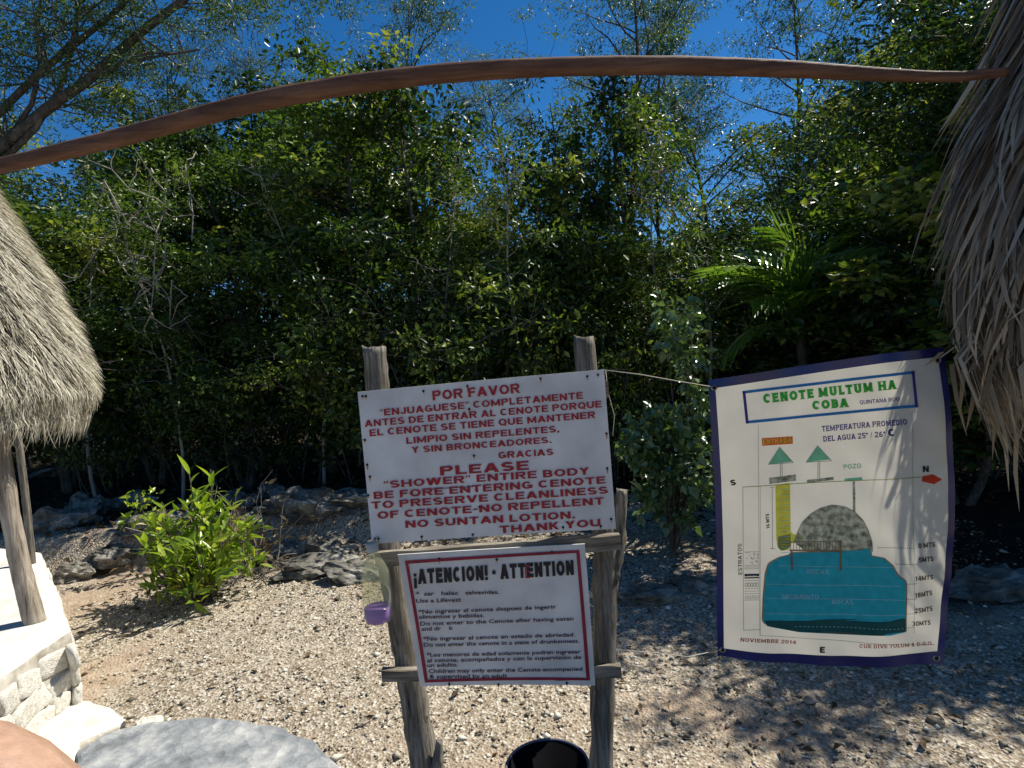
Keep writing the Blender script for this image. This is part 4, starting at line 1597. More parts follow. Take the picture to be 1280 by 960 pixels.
        if ch in 'BDEPR':
            box(e - o, 1 - t, s, 1); box(e - o, 0, s, t)
        if ch in 'EFLTZ':
            box(W - t, 1 - .28 if ch != 'L' else 0, W, 1 if ch != 'L' else .32)
        if ch == 'T':
            box(0, .74, t, 1)
        if ch == 'E':
            box(W - t, 0, W, .28)
        if ch in 'CGS':
            box(W - .20, .60, W - .09, .93)
    return Q, W


def text_line(surf, s, x0, y0, x1, y1, cap, m, parent, base, bold=0.0, off=.0035, name='lettering', serif=False, caps=None, sp=.13):
    """text whose baseline runs from pixel (x0,y0) to (x1,y1), capitals cap pixels high"""
    if caps:
        Qs, x = [], 0.0
        for ch in s:
            q, W = glyph(ch, caps, serif)
            Qs += [[(px + x, py) for px, py in g] for g in q]
            x += W + sp * (.5 if ch == ' ' else 1)
        vs, fs = [], []
        for g in Qs:
            # keep every piece counter-clockwise
            ar = sum(g[i][0] * g[(i + 1) % 4][1] - g[(i + 1) % 4][0] * g[i][1] for i in range(4))
            b = len(vs)
            vs += [(a_, b_ * CAPH, 0.0) for a_, b_ in (g if ar > 0 else g[::-1])]
            fs.append((b, b + 1, b + 2, b + 3))
    else:
        vs, fs = text_mesh(s, bold)
        vs, fs = list(vs), list(fs)
    mn = min(v[0] for v in vs)
    mx = max(v[0] for v in vs)
    ex = Vector((x1 - x0, y1 - y0))
    L_ = ex.length
    ux = ex / L_
    uy = Vector((ux.y, -ux.x))
    mb = MB()
    out = []
    for i, v in enumerate(vs):
        u = (v[0] - mn) / (mx - mn) * L_
        hh = v[1] / CAPH * cap
        q = Vector((x0, y0)) + ux * u + uy * hh
        out.append(surf(q.x, q.y, off + ((i // 4) % 7 * .00005 if caps else 0)) - base)
    mb.add(out, fs)
    return mb.build(name, m, parent, smooth=False)


def board(surf, pix, thick, m, parent, base, name='panel'):
    F_ = [surf(x, y, 0) - base for x, y in pix]
    B_ = [f - surf.n * thick for f in F_]
    mb = MB()
    n_ = len(pix)
    mb.add(F_ + B_, [tuple(range(n_)), tuple(range(2 * n_ - 1, n_ - 1, -1))] + [(i, i + n_, (i + 1) % n_ + n_, (i + 1) % n_) for i in range(n_)])
    return mb.build(name, m, parent, smooth=False)


def edge_pts(corners, bends, k=8):
    """corners clockwise, bends: sideways bow in px of each edge"""
    out = []
    n_ = len(corners)
    for i in range(n_):
        a, b = Vector(corners[i]), Vector(corners[(i + 1) % n_])
        e = (b - a)
        nrm = Vector((e.y, -e.x)).normalized()
        for j in range(k):
            f = j / k
            out.append(tuple(a.lerp(b, f) + nrm * bends[i] * 4 * f * (1 - f)))
    return out


def ring(surf, outer, inner, off, m, parent, base, name):
    mb = MB()
    n_ = len(outer)
    mb.add([surf(x, y, off) - base for x, y in outer] + [surf(x, y, off) - base for x, y in inner], [(i, (i + 1) % n_, (i + 1) % n_ + n_, i + n_) for i in range(n_)])
    return mb.build(name, m, parent, smooth=False)


# ---- upper notice
S1 = Surf([(447, 490, 2.10), (755, 462, 2.04), (465, 680, 2.10)])
c1 = at(608, 575, 2.07)
n1 = thing('notice_sign', 'large white notice in red capitals asking visitors to shower, upper board on the frame', 'sign', c1)
board(S1, edge_pts([(447, 490), (755, 462), (770, 661), (465, 680)], [.6, 0, -.8, 0]), .006, M['sign_white'], n1, c1)


def z1(X, Y):
    return 440 + X / 3.5556, 410 + Y / 3.5556


for s, X0, X1, Y0, Y1, cap, bo in [('POR FAVOR', 360, 748, 322, 288, 42, .03), ('\u201cENJUAGUESE\u201d COMPLETAMENTE', 125, 1027, 391, 314, 30, .028), ('ANTES DE ENTRAR AL CENOTE PORQUE', 58, 1110, 440, 352, 30, .028),
                                   ('EL CENOTE SE TIENE QUE MANTENER', 80, 1082, 481, 400, 30, .028), ('LIMPIO SIN REPELENTES,', 243, 922, 515, 462, 29, .028), ('Y SIN BRONCEADORES.', 267, 887, 556, 510, 28, .028),
                                   ('GRACIAS', 652, 895, 580, 564, 29, .03), ('PLEASE', 393, 787, 655, 629, 40, .04), ('\u201cSHOWER\u201d ENTIRE BODY', 143, 1055, 712, 650, 32, .03), ('BE FORE ENTERING CENOTE', 98, 1127, 760, 690, 32, .032),
                                   ('TO PRESERVE CLEANLINESS', 88, 1138, 804, 735, 32, .034), ('OF CENOTE-NO REPELLENT', 115, 1120, 848, 783, 32, .034), ('NO SUNTAN LOTION.', 238, 992, 888, 845, 32, .034), ('THANK YOU', 657, 1105, 912, 879, 32, .034)]:
    a, b = z1(X0, Y0), z1(X1, Y1)
    text_line(S1, s, *a, *b, cap / 3.5556, M['sign_red'], n1, c1, caps=bo * 1.0 + .185)
poly('underline', S1, [z1(310, 715), z1(540, 703), z1(540, 706), z1(310, 718)], .0035, M['ink_black'], n1, c1)
NAILS = [(47, 303), (62, 303), (318, 280), (513, 257), (838, 225), (1045, 215), (1093, 208), (57, 497), (68, 607), (80, 660), (73, 743), (103, 935), (118, 935), (310, 927), (537, 918), (542, 567), (521, 360), (568, 795), (1131, 468), (1134, 623),
         (1152, 848), (1105, 880), (938, 885)]
nm = MB()
nm.tube([(0, 0, 0), (0, 0, .003)], .0042, 8)
nailme = nm.mesh('nail')
nailme.materials.append(M['nail'])
random.seed(4)


def nail(surf, px, py, parent, base):
    o = link('nail', nailme, None, parent, surf(px, py, .001) - base)
    o.rotation_euler = surf.n.to_track_quat('Z', 'Y').to_euler()
    h = random.uniform(2, 6)
    w_ = random.uniform(.8, 1.6)
    poly('rust_streak', surf, [(px - w_, py), (px + w_, py), (px + w_ * .5 + .3, py + h), (px + .2, py + h * 1.4)], .0015, M['rust_stain'], parent, base)


for X, Y in NAILS:
    nail(S1, *z1(X, Y), n1, c1)

# ---- lower notice
S2 = Surf([(497, 693, 2.10), (731, 680, 2.06), (528, 858, 2.125)])
c2 = at(625, 772, 2.09)
n2_ = thing('notice_sign', 'smaller white attention notice with dark red border, lower board on the frame', 'sign', c2)
board(S2, edge_pts([(497, 693.5), (731, 680), (744, 857), (525, 858)], [.5, .5, -1.5, -.5]), .005, M['sign_white'], n2_, c2)


def z2(X, Y):
    return 460 + X / 3.2, 660 + Y / 3.2


ring(S2, edge_pts([z2(148, 130), z2(845, 87), z2(888, 608), z2(228, 617)], [.4, .3, -1.5, -.4]), edge_pts([z2(162, 142), z2(833, 99), z2(873, 598), z2(240, 605)], [.4, .3, -1.5, -.4]), .003, M['border_red'], n2_, c2, 'border')
text_line(S2, '\u00a1ATENCION! - ATTENTION', *z2(185, 224), *z2(825, 186), 59 / 3.2, M['ink_black'], n2_, c2, caps=.30)
text_line(S2, 'E', *z2(630, 199), *z2(650, 198), 52 / 3.2, M['sign_red'], n2_, c2, caps=.16, off=.0045)
for s, X0, X1, Y0, Y1, cap in [('*  sar   halec   salvavidas.', 192, 525, 270, 262, 15), ('Use a Lifevest', 193, 373, 298, 293, 15), ('*No ingresar al cenote despues de ingerir', 203, 752, 342, 321, 15), ('alimentos y bebidas.', 205, 465, 362, 355, 15),
                               ('Do not enter to the Cenote after having eaten', 210, 822, 389, 368, 15), ('and dr    k', 215, 340, 410, 406, 15), ('*No ingresar al cenote en estado de ebriedad.', 222, 828, 450, 432, 15),
                               ('Do not enter the cenote in a state of drunkenness.', 224, 845, 474, 457, 15), ('*Los menores de edad solamente podran ingresar', 235, 850, 514, 500, 15),
                               ('al cenote, acompa\u00f1ados y con la supervisi\u00f3n de', 237, 853, 536, 522, 15), ('un adulto.', 238, 360, 555, 552, 15), ('Children may only enter the Cenote accompanied', 243, 857, 579, 569, 15),
                               ('& supervised by an adult', 246, 557, 600, 597, 15)]:
    text_line(S2, s, *z2(X0, Y0), *z2(X1, Y1), cap / 3.2, M['ink_faded'], n2_, c2, bold=.016)
for X, Y in [(285, 122), (735, 95), (325, 622), (522, 625), (795, 618), (515, 65 + 60)]:
    nail(S2, *z2(X, Y), n2_, c2)


# ---- hanging banner
def bwave(px, py):
    u, v = (px - 890) / 300, (py - 470) / 360
    return .010 * math.sin(u * 9 + v * 2.2) * (0.3 + .7 * abs(u - .45)) + .012 * math.exp(-((u - .95) / .06) ** 2) * math.sin(v * 6) + .006 * math.sin(v * 7 + u * 3) * math.exp(-u * 5) + \
        .0035 * math.sin((u + v * .8) * 19 + math.sin(v * 9)) * math.exp(-((v - .1) ** 2) * 9) + .0025 * math.sin((u - v * 1.3) * 27) * math.exp(-((u - .9) ** 2) * 14) + .004 * math.sin(u * 23 - v * 9) * max(0, v - .75) * 4 + .003 * math.sin(u * 15 + v * 11)


S3 = Surf([(885, 474, 2.22), (1179, 433, 1.98), (897, 818, 2.22)], bwave)
c3 = at(1035, 640, 2.1)
ban = thing('vinyl_banner', 'hanging cream banner with blue hem showing a cross-section diagram of the cenote', 'banner', c3)


def bp(u, v):
    """outline of the banner, u,v in 0..1"""
    def lerp(a, b, t):
        return (a[0] + (b[0] - a[0]) * t, a[1] + (b[1] - a[1]) * t)
    def cur(pts, t):
        t *= len(pts) - 1
        k = min(int(t), len(pts) - 2)
        return lerp(pts[k], pts[k + 1], t - k)
    T = cur([(885, 475), (959, 464), (1032, 452.5), (1106, 442), (1179, 434)], u)
    B = cur([(897, 819), (965, 828), (1040, 832), (1110, 833), (1180, 831)], u)
    Lf = cur([(885, 475), (889.5, 540), (893, 600), (895.5, 680), (896, 750), (897, 819)], v)
    Rt = cur([(1179, 434), (1187, 500), (1192, 570), (1194, 640), (1191, 720), (1180, 831)], v)
    c00, c10, c01, c11 = (885, 475), (1179, 434), (897, 819), (1180, 831)
    x = T[0] * (1 - v) + B[0] * v + Lf[0] * (1 - u) + Rt[0] * u - (c00[0] * (1 - u) * (1 - v) + c10[0] * u * (1 - v) + c01[0] * (1 - u) * v + c11[0] * u * v)
    y = T[1] * (1 - v) + B[1] * v + Lf[1] * (1 - u) + Rt[1] * u - (c00[1] * (1 - u) * (1 - v) + c10[1] * u * (1 - v) + c01[1] * (1 - u) * v + c11[1] * u * v)
    return x, y


def bgrid(us, vs, off, keep=lambda u, v: True):
    mb = MB()
    nu, nv = len(us), len(vs)
    for v in vs:
        for u in us:
            mb.v.append(tuple(S3(*bp(u, v), off) - c3))
    for j in range(nv - 1):
        for i in range(nu - 1):
            if keep((us[i] + us[i + 1]) / 2, (vs[j] + vs[j + 1]) / 2):
                a = j * nu + i
                mb.f.append((a, a + 1, a + nu + 1, a + nu))
    return mb


hu, hvt, hvb = .029, .034, .027
us = [0, hu] + [hu + (1 - 2 * hu) * i / 48 for i in range(1, 48)] + [1 - hu, 1]
vs_ = [0, hvt] + [hvt + (1 - hvt - hvb) * i / 56 for i in range(1, 56)] + [1 - hvb, 1]
inside = lambda u, v: hu < u < 1 - hu and hvt < v < 1 - hvb
bgrid(us, vs_, 0, inside).build('panel', M['vinyl'], ban)
bgrid(us, vs_, .001, lambda u, v: not inside(u, v)).build('hem', M['hem_blue'], ban)


def z3(X, Y):
    return 870 + X / 3.765, 430 + Y / 3.765


def z4(X, Y):
    return 870 + X / 3.765, 620 + Y / 3.765


def tl(s, a, b, cap, m, bold=.02, serif=False, name='lettering', off=.0035):
    return text_line(S3, s, *a, *b, cap / 3.765, M[m], ban, c3, serif=serif, off=off, caps=.17 + 2.0 * bold)


def pl_(pix, m, off=.002, name='print'):
    return poly(name, S3, pix, off, M[m], ban, c3)


def ln(a, b, w_, m, off=.003, name='printed_line'):
    a, b = Vector(a), Vector(b)
    n_ = Vector(((b - a).y, -(b - a).x)).normalized() * w_ / 2
    k = max(1, int((b - a).length / 14))
    mb = MB()
    for i in range(k + 1):
        q = a.lerp(b, i / k)
        for s in (-1, 1):
            mb.v.append(tuple(S3(q.x + n_.x * s, q.y + n_.y * s, off) - c3))
    mb.f = [(2 * i, 2 * i + 1, 2 * i + 3, 2 * i + 2) for i in range(k)]
    return mb.build(name, M[m], ban, smooth=False)


def fill(pix, m, off=.002, name='print'):
    """polygon that follows the waves: fan of small strips between two horizontal scan limits"""
    ys = [p[1] for p in pix]
    y0, y1 = min(ys), max(ys)
    nrow = max(2, int((y1 - y0) / 3))
    mb = MB()
    prev = None
    for j in range(nrow + 1):
        y = y0 + (y1 - y0) * min(max(j / nrow, .002), .998)
        xs = []
        for i in range(len(pix)):
            a, b = pix[i], pix[(i + 1) % len(pix)]
            if (a[1] <= y < b[1]) or (b[1] <= y < a[1]):
                xs.append(a[0] + (b[0] - a[0]) * (y - a[1]) / (b[1] - a[1]))
        if len(xs) < 2:
            prev = None
            continue
        xa, xb = min(xs), max(xs)
        base = len(mb.v)
        K = 16
        for k in range(K + 1):
            mb.v.append(tuple(S3(xa + (xb - xa) * k / K, y, off) - c3))
        if prev is not None:
            for k in range(K):
                mb.f.append((prev + k, prev + k + 1, base + k + 1, base + k))
        prev = base
    return mb.build(name, M[m], ban)


# title box
for a, b, m in [((218, 227), (1027, 132), 'p_blue'), ((235, 367), (1040, 290), 'p_blue'), ((225, 222), (241, 373), 'p_navy'), ((1019, 128), (1033, 296), 'p_navy')]:
    ln(z3(*a), z3(*b), 3.6, m, off=.003 if m == 'p_blue' else .0035, name='title_frame')
tl('CENOTE MULTUM HA', z3(318, 279), z3(945, 211), 44, 'p_green', .075, True)
tl('COBA', z3(548, 310), z3(722, 296), 42, 'p_green', .075, True)
tl('QUINTANA ROO', z3(770, 284), z3(958, 268), 19, 'p_navy', .005)
tl('TEMPERATURA PROMEDIO', z3(593, 412), z3(990, 377), 26, 'p_navy', .02, True)
tl('DEL AGUA 25\u00b0 / 26\u00b0', z3(598, 460), z3(890, 436), 26, 'p_navy', .02, True)
tl('C', z3(903, 434), z3(930, 431), 34, 'p_navy', .05)
pl_([z3(308, 442), z3(455, 434), z3(456, 469), z3(311, 478)], 'p_orange', name='entrance_label')
tl('ENTRADA', z3(314, 471), z3(452, 463), 24, 'p_yellow', .04)
for t3, st in [([(393, 485), (458, 558), (340, 565)], (400, 560, 620)), ([(572, 478), (638, 550), (518, 557)], (577, 553, 632))]:
    fill([z3(*q) for q in t3], 'p_mint', name='printed_hut_roof')
    for i in range(3):
        ln(z3(*t3[i]), z3(*t3[(i + 1) % 3]), .7, 'p_line')
    ln(z3(st[0] - 3, st[1]), z3(st[0] - 3, st[2]), .8, 'p_line')
    ln(z3(st[0] + 5, st[1]), z3(st[0] + 5, st[2]), .8, 'p_line')
fill([z3(343, 622), z3(470, 614), z3(471, 650), z3(346, 658)], 'p_rock')
fill([z3(523, 636), z3(648, 626), z3(649, 646), z3(523, 655)], 'p_rock')
tl('POZO', z3(695, 590), z3(778, 583), 22, 'p_mint', .01)
pl_([z3(700, 634), z3(782, 626), z3(782, 640), z3(700, 646)], 'p_mint')
ln(z3(742, 646), z4(743, 72), 3.2, 'p_rock')
ln(z3(218, 671), z3(1055, 626), .9, 'p_olive')
tl('S', z3(162, 664), z3(188, 662), 27, 'p_black', .05)
tl('N', z3(1065, 602), z3(1093, 600), 30, 'p_black', .04)
fill([z3(1062, 613), z3(1112, 611), z3(1154, 635), z3(1118, 658), z3(1063, 656)], 'p_red', name='printed_arrow')
ln(z3(220, 671), z4(224, 630), .6, 'p_line')
ln(z3(292, 380), z4(300, 655), .5, 'p_line')
ln(z3(302, 668), z4(304, 655), .4, 'p_line')
ln(z3(1013, 320), z4(1028, 650), .5, 'p_line')
ln(z4(224, 630), z4(300, 628), .6, 'p_line')
ln(z4(300, 655), z4(1130, 708), .5, 'p_line')
ln(z3(358, 672), z4(360, 250), .7, 'p_line')
ln(z4(350, 249), z4(372, 249), .7, 'p_line')
ln(z3(348, 673), z3(368, 672), .7, 'p_line')
# ladder shaft
fill([z3(373, 657), z3(443, 654), z4(447, 178), z4(492, 186), z4(502, 214), z4(447, 222), z4(440, 258), z4(402, 260), z4(384, 244), z4(378, 200)], 'p_lime', name='printed_shaft')
fill([z4(386, 184), z4(446, 180), z4(446, 222), z4(440, 257), z4(402, 259), z4(386, 243)], 'p_olive', off=.0026)
for i in range(26):
    y = 672 + i * 12.5
    ln(z3(398, y), z3(440, y - 2), .8, 'p_pale' if i % 2 else 'p_yellow', off=.003)
tl('16 MTS', z4(347, 152), z4(343, 82), 16, 'p_black', .04)
# dome and water
dome = [(462, 222), (478, 172), (500, 125), (540, 85), (585, 58), (640, 42), (700, 48), (745, 72), (785, 112), (810, 160), (828, 215), (830, 262), (680, 266), (520, 262)]
fill([z4(*q) for q in dome], 'p_rock', name='printed_dome')
for i in range(11):
    ln(z4(*dome[i]), z4(*dome[i + 1]), .8, 'p_line')
water = [(455, 268), (688, 262), (690, 250), (818, 246), (822, 282), (880, 292), (920, 325), (945, 370), (984, 400), (986, 650), (860, 652), (640, 648), (480, 640), (335, 614), (316, 590), (320, 480), (330, 370), (345, 320), (400, 290), (440, 283)]
fill([z4(q[0] + (6 if q[0] > 700 else -7), q[1] - 3) for q in water], 'p_brown', off=.0015, name='printed_bank')
fill([z4(*q) for q in water], 'p_teal', off=.0022, name='printed_water')
fill([z4(*q) for q in [(318, 578), (985, 574), (986, 649), (860, 651), (640, 647), (480, 639), (335, 613)]], 'p_deep', off=.0027, name='printed_bed')
for X0, X1, Y in [(390, 925, 329), (335, 960, 416), (325, 980, 481), (330, 980, 553)]:
    ln(z4(X0, Y), z4(X1, Y + 4), .7, 'p_pale', off=.0034)
for i in range(26):
    ln(z4(465 + i * 20, 612 + i * .4), z4(475 + i * 20, 612 + i * .4), .7, 'p_pale', off=.0034)
# deck
ln(z4(440, 257), z4(690, 257), 2.2, 'p_brown', off=.0036)
ln(z4(440, 218), z4(685, 210), .9, 'p_brown', off=.0036)
for i in range(17):
    ln(z4(446 + i * 14, 218 - i * .45), z4(446 + i * 14, 256), .8, 'p_brown', off=.0036)
ln(z4(450, 257), z4(452, 350), 2.4, 'p_brown', off=.0038)
ln(z4(679, 206), z4(680, 350), 2.6, 'p_brown', off=.0038)
tl('ROCAS', z4(520, 364), z4(624, 364), 20, 'p_pale', .0, off=.004)
tl('SEDIMENTO', z4(405, 482), z4(578, 482), 20, 'p_pale', .0, off=.004)
tl('ROCAS', z4(640, 508), z4(738, 508), 20, 'p_pale', .0, off=.004)
tl('ESTRATOS', z4(217, 368), z4(214, 222), 18, 'p_black', .0)
# strata key
random.seed(2)
for i in range(24):
    x, y = random.uniform(230, 292), random.uniform(265, 318)
    ln(z4(x, y), z4(x + random.uniform(3, 9), y + random.uniform(-4, 4)), .8, 'p_line')
for y in (262, 326, 334, 342, 398, 436, 448, 460, 490):
    ln(z4(228, y), z4(298, y), .5, 'p_line')
ln(z4(228, 372), z4(298, 372), 3.0, 'p_black')
ln(z4(228, 385), z4(298, 385), 1.6, 'p_black')
ln(z4(240, 376), z4(285, 376), .8, 'p_pale', off=.0037)
for i in range(5):
    cx = 236 + i * 13
    q = [z4(cx + 6 * math.cos(a), 418 + 11 * math.sin(a)) for a in (0, 1.2, 2.4, 3.6, 4.8, 6.1)]
    for a, b in zip(q, q[1:]):
        ln(a, b, .7, 'p_line')
for i in range(9):
    ln(z4(232 + i * 7.5, 486), z4(236 + i * 7.5, 468), .6, 'p_line')
for s, X0, X1, Y in [('0 MTS', 1043, 1127, 243), ('5MTS', 1045, 1118, 309), ('14MTS', 1030, 1120, 399), ('18MTS', 1028, 1118, 476), ('25MTS', 1027, 1118, 549), ('30MTS', 1018, 1108, 614)]:
    tl(s, z4(X0, Y), z4(X1, Y - 3), 23, 'p_black', .025)
for X0, X1, Y in [(855, 1028, 242), (942, 1045, 319), (988, 1048, 411), (985, 1042, 481), (988, 1042, 553), (988, 1035, 621)]:
    k = int((X1 - X0) / 9)
    for i in range(k):
        ln(z4(X0 + i * 9, Y), z4(X0 + i * 9 + 4.5, Y), .9, 'p_black')
tl('NOVIEMBRE 2014', z4(207, 681), z4(470, 697), 17, 'p_dkred', .02, True)
tl('CUE DIVE TULUM & D.G.O.', z4(767, 709), z4(1120, 709), 17, 'p_dkred', .015, True)
tl('E', z4(582, 736), z4(606, 736), 28, 'p_black', .06)
gm = MB()
for k in range(20):
    a0, a1 = 2 * math.pi * k / 20, 2 * math.pi * (k + 1) / 20
    for r0, r1, za, zb in ((.011, .008, .001, .004), (.008, .0055, .004, .001)):
        gm.add([(r0 * math.cos(a0), r0 * math.sin(a0), za), (r0 * math.cos(a1), r0 * math.sin(a1), za), (r1 * math.cos(a1), r1 * math.sin(a1), zb), (r1 * math.cos(a0), r1 * math.sin(a0), zb)], [(0, 1, 2, 3)])
gme = gm.mesh('grommet')
gme.materials.append(M['grommet'])
hole = simple('grommet_hole', (.01, .01, .01), .9)
hm = MB()
hm.add([(.006 * math.cos(k * .63), .006 * math.sin(k * .63), .0008) for k in range(10)], [tuple(range(10))])
hme = hm.mesh('eyelet')
hme.materials.append(hole)
for q in (z3(86, 205), z3(1134, 76), z4(125, 723), z4(1136, 769)):
    o = link('grommet', gme, None, ban, S3(*q, .0022) - c3)
    o.rotation_euler = S3.n.to_track_quat('Z', 'Y').to_euler()
    link('eyelet', hme, None, o)


# ---- strings
def string(pts, r, label, name='string'):
    P = [at(*p) for p in pts]
    mb = MB()
    mb.tube([p - P[0] for p in P], r, 5)
    o = mb.build(name, M['string'])
    o.location = P[0]
    tag(o, label, 'string', 'strings tying the banner')
    return o


string([(752, 462, 2.09), (800, 468, 2.12), (845, 476, 2.16), (893, 484, 2.21)], .0016, 'thin pale string from the upper notice corner to the banner top')
string([(757, 463, 2.10), (760, 490, 2.10), (768, 520, 2.11), (766, 545, 2.11)], .0014, 'loose end of string dangling at the right edge of the upper notice')
string([(770, 812, 2.12), (820, 816, 2.15), (860, 821, 2.18), (902, 812, 2.21)], .0014, 'thin string from the lower rail to the banner bottom corner')
string([(1171, 450, 1.985), (1185, 440, 1.96), (1205, 425, 1.93)], .002, 'short cord tying the banner top corner to the right thatch')

# ------------------------------------------------------------------ hanging bottle with purple liquid
bt = at(466, 681, 2.06)
bb_ = at(474, 779, 2.06)
axis_ = (bt - bb_)
Hb = axis_.length
bot = thing('hanging_bottle', 'upright clear plastic bottle with purple liquid hanging left of the sign post', 'bottle', bb_)


def lathe(prof, n=24):
    mb = MB()
    for z, r in prof:
        for k in range(n):
            mb.v.append((r * math.cos(2 * math.pi * k / n), r * math.sin(2 * math.pi * k / n), z))
    for i in range(len(prof) - 1):
        for k in range(n):
            mb.f.append((i * n + k, i * n + (k + 1) % n, (i + 1) * n + (k + 1) % n, (i + 1) * n + k))
    return mb


m_, t_, b_s = mat('bottle_plastic')
b_s.inputs['Base Color'].default_value = (.80, .82, .62, 1)
b_s.inputs['Roughness'].default_value = .18
tp_ = t_.nodes.new('ShaderNodeBsdfTransparent')
tp_.inputs[0].default_value = (.93, .93, .82, 1)
tl_ = t_.nodes.new('ShaderNodeBsdfTranslucent')
tl_.inputs[0].default_value = (.7, .72, .5, 1)
mA = N(t_, 'ShaderNodeMixShader', Fac=.5)
t_.links.new(b_s.outputs[0], mA.inputs[1])
t_.links.new(tl_.outputs[0], mA.inputs[2])
mB = N(t_, 'ShaderNodeMixShader', Fac=.30)
t_.links.new(tp_.outputs[0], mB.inputs[1])
t_.links.new(mA.outputs[0], mB.inputs[2])
t_.links.new(mB.outputs[0], t_.nodes['Material Output'].inputs[0])
M['bottle'] = m_
M['purple'] = simple('purple', (.50, .27, .85), .2, .5, trans=.6)
rr = 18 / FPX * 2.06
o = lathe([(0, .5 * rr), (.01, .85 * rr), (.03, rr), (.10, rr), (.13, .94 * rr), (.135, 1.0 * rr), (.18, .96 * rr), (.21, .75 * rr), (.235, .45 * rr), (.25, .34 * rr), (Hb, .34 * rr)]).build('body', M['bottle'], bot)
o = lathe([(.004, .01), (.004, .5 * rr), (.012, .82 * rr), (.03, .94 * rr), (.058, .94 * rr), (.058, .001)]).build('purple_liquid', M['purple'], bot)
cp_ = lathe([(Hb - .022, .42 * rr), (Hb + .006, .42 * rr), (Hb + .008, .38 * rr), (Hb + .008, .001)]).build('neck_ring', simple('neck_plastic', (.5, .52, .5), .3, .5, trans=.3), bot)
bot.rotation_euler = (0, 0, 0)
bot.location = bb_
string([(466, 683, 2.06), (470, 672, 2.09), (478, 660, 2.14)], .0012, 'short string holding the bottle to the left sign post')

# ------------------------------------------------------------------ bucket
zb = .30
bc = onz(684, 957, zb)
rb_ = 54 / FPX * bc.y * 1.0
bk = thing('bucket', 'black plastic bucket with grey rim standing between the sign posts', 'bucket', (bc.x, bc.y, 0))
lathe([(.0, .001), (.0, rb_ * .78), (zb - .03, rb_ * .96), (zb - .03, rb_ * 1.0), (zb - .002, rb_ * 1.0), (zb - .002, rb_ * .955), (.012, rb_ * .75), (.012, .001)], 48).build('body', M['bucket'], bk)
mb = MB()
mb.tube([(rb_ * .985 * math.cos(a), rb_ * .985 * math.sin(a), zb) for a in [2 * math.pi * k / 48 for k in range(49)]], .0045, 8, cap=False)
mb.build('rim', M['bucket_rim'], bk)
mb = MB()
mb.tube([(rb_ * 1.02 * math.cos(a), rb_ * 1.02 * math.sin(a) * .9 - .02, zb - .03 - .14 * math.sin(a - math.pi)) for a in [math.pi + math.pi * k / 20 for k in range(21)]], .003, 6)
mb.build('handle', M['bucket_rim'], bk)


# ------------------------------------------------------------------ person at the lower left, only a bare shoulder in view
def skin_body(name, verts, edges, root, m, parent, sub=2):
    me = bpy.data.meshes.new(name)
    me.from_pydata([v[0] for v in verts], edges, [])
    o = link(name, me, m, parent)
    sm = o.modifiers.new('skin', 'SKIN')
    sm.use_smooth_shade = True
    for i, v in enumerate(verts):
        r_ = v[1]
        me.skin_vertices[0].data[i].radius = (r_, r_) if not hasattr(r_, '__len__') else r_
        me.skin_vertices[0].data[i].use_root = (i == root)
    ss_ = o.modifiers.new('sub', 'SUBSURF')
    ss_.levels = ss_.render_levels = sub
    return o


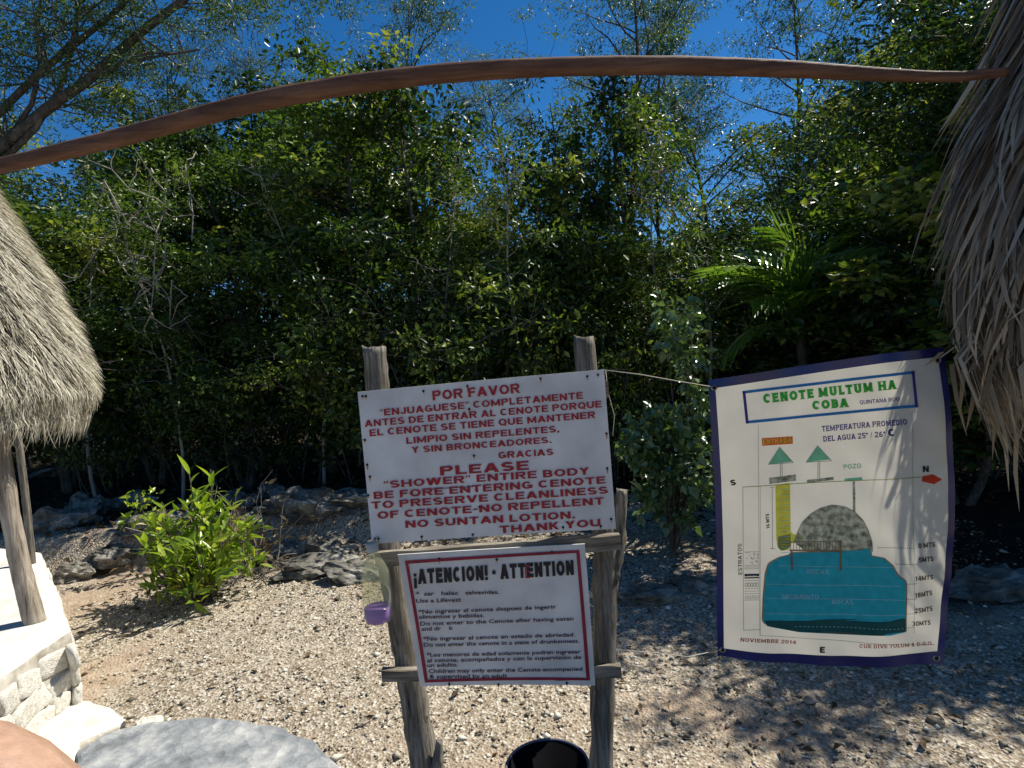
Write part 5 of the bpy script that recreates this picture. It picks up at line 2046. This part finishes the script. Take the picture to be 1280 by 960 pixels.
sh = at(8, 938, .50)
px0, py0 = sh.x - .17, sh.y + .0
per = thing('person', 'person with bare tanned shoulder and dark brown top, cut off at the bottom left corner', 'person', (px0, py0, 0))
shz = sh.z
if True:
    H_ = shz + .0
    vv = [((0, 0, .93), (.15, .10)), ((0, 0, 1.06 * H_ / 1.3), (.13, .09)), ((0, 0, H_ - .10), (.15, .10)), ((0, 0, H_ + .0), (.07, .06)), ((0, .0, H_ + .09), (.048, .05)), ((0, .015, H_ + .16), (.062, .075)), ((0, .02, H_ + .25), (.07, .088)), ((0, .015, H_ + .31), (.045, .06))]
    ee = [(0, 1), (1, 2), (2, 3), (3, 4), (4, 5), (5, 6), (6, 7)]
    for s in (-1, 1):
        b = len(vv)
        vv += [((s * .165, 0, H_ - .075), .100), ((s * .21, -.01, H_ - .18), .062), ((s * .24, -.02, H_ - .32), .036), ((s * .25, .06, H_ - .52), .026), ((s * .25, .08, H_ - .60), (.036, .018))]
        ee += [(2, b), (b, b + 1), (b + 1, b + 2), (b + 2, b + 3), (b + 3, b + 4)]
        # four fingers and a thumb
        for k, (dx, l_) in enumerate([(-.027, .062), (-.009, .070), (.009, .066), (.026, .052)]):
            q = len(vv)
            vv += [((s * .25 + dx * .0, .08 + dx, H_ - .635), .009), ((s * .252, .085 + dx, H_ - .635 - l_ * .55), .008), ((s * .245, .09 + dx, H_ - .635 - l_), .006)]
            ee += [(b + 4, q), (q, q + 1), (q + 1, q + 2)]
        q = len(vv)
        vv += [((s * .235, .115, H_ - .60), .010), ((s * .228, .13, H_ - .64), .008)]
        ee += [(b + 4, q), (q, q + 1)]
        b = len(vv)
        vv += [((s * .09, 0, .86), .085), ((s * .10, .01, .48), .055), ((s * .10, 0, .40), .05), ((s * .10, -.02, .1), .036), ((s * .10, .06, .035), .034), ((s * .105, .14, .025), .024)]
        ee += [(0, b), (b, b + 1), (b + 1, b + 2), (b + 2, b + 3), (b + 3, b + 4), (b + 4, b + 5)]
    skin_body('body', vv, ee, 0, M['skin'], per)
    # clothing: a tank top hugging the torso, its strap on the near shoulder, and shorts
    def ell(levels, n=28):
        mb = MB()
        for z, rx, ry, cy in levels:
            for k in range(n):
                a = 2 * math.pi * k / n
                mb.v.append((rx * math.cos(a), cy + ry * math.sin(a), z))
        for i in range(len(levels) - 1):
            for k in range(n):
                mb.f.append((i * n + k, i * n + (k + 1) % n, (i + 1) * n + (k + 1) % n, (i + 1) * n + k))
        return mb
    ell([(.86, .185, .135, 0), (1.0, .16, .12, 0), (H_ - .25, .165, .125, 0), (H_ - .14, .16, .12, 0), (H_ - .10, .13, .11, 0)]).build('tank_top', M['cloth_brown'], per)
    ell([(.5, .2, .14, 0), (.7, .2, .15, 0), (.92, .175, .13, 0)]).build('shorts', M['cloth_brown'], per)
    hb = ell([(H_ + .10, .075, .07, -.03), (H_ + .18, .095, .10, -.01), (H_ + .26, .10, .115, 0), (H_ + .33, .085, .10, .0), (H_ + .37, .045, .05, .0), (H_ + .38, .005, .005, 0)])
    hb.v = [(x, y - (.03 if z < H_ + .3 else 0), z) for x, y, z in hb.v]
    hb.build('hair', M['hair'], per)

print('bits', len(bpy.data.objects))
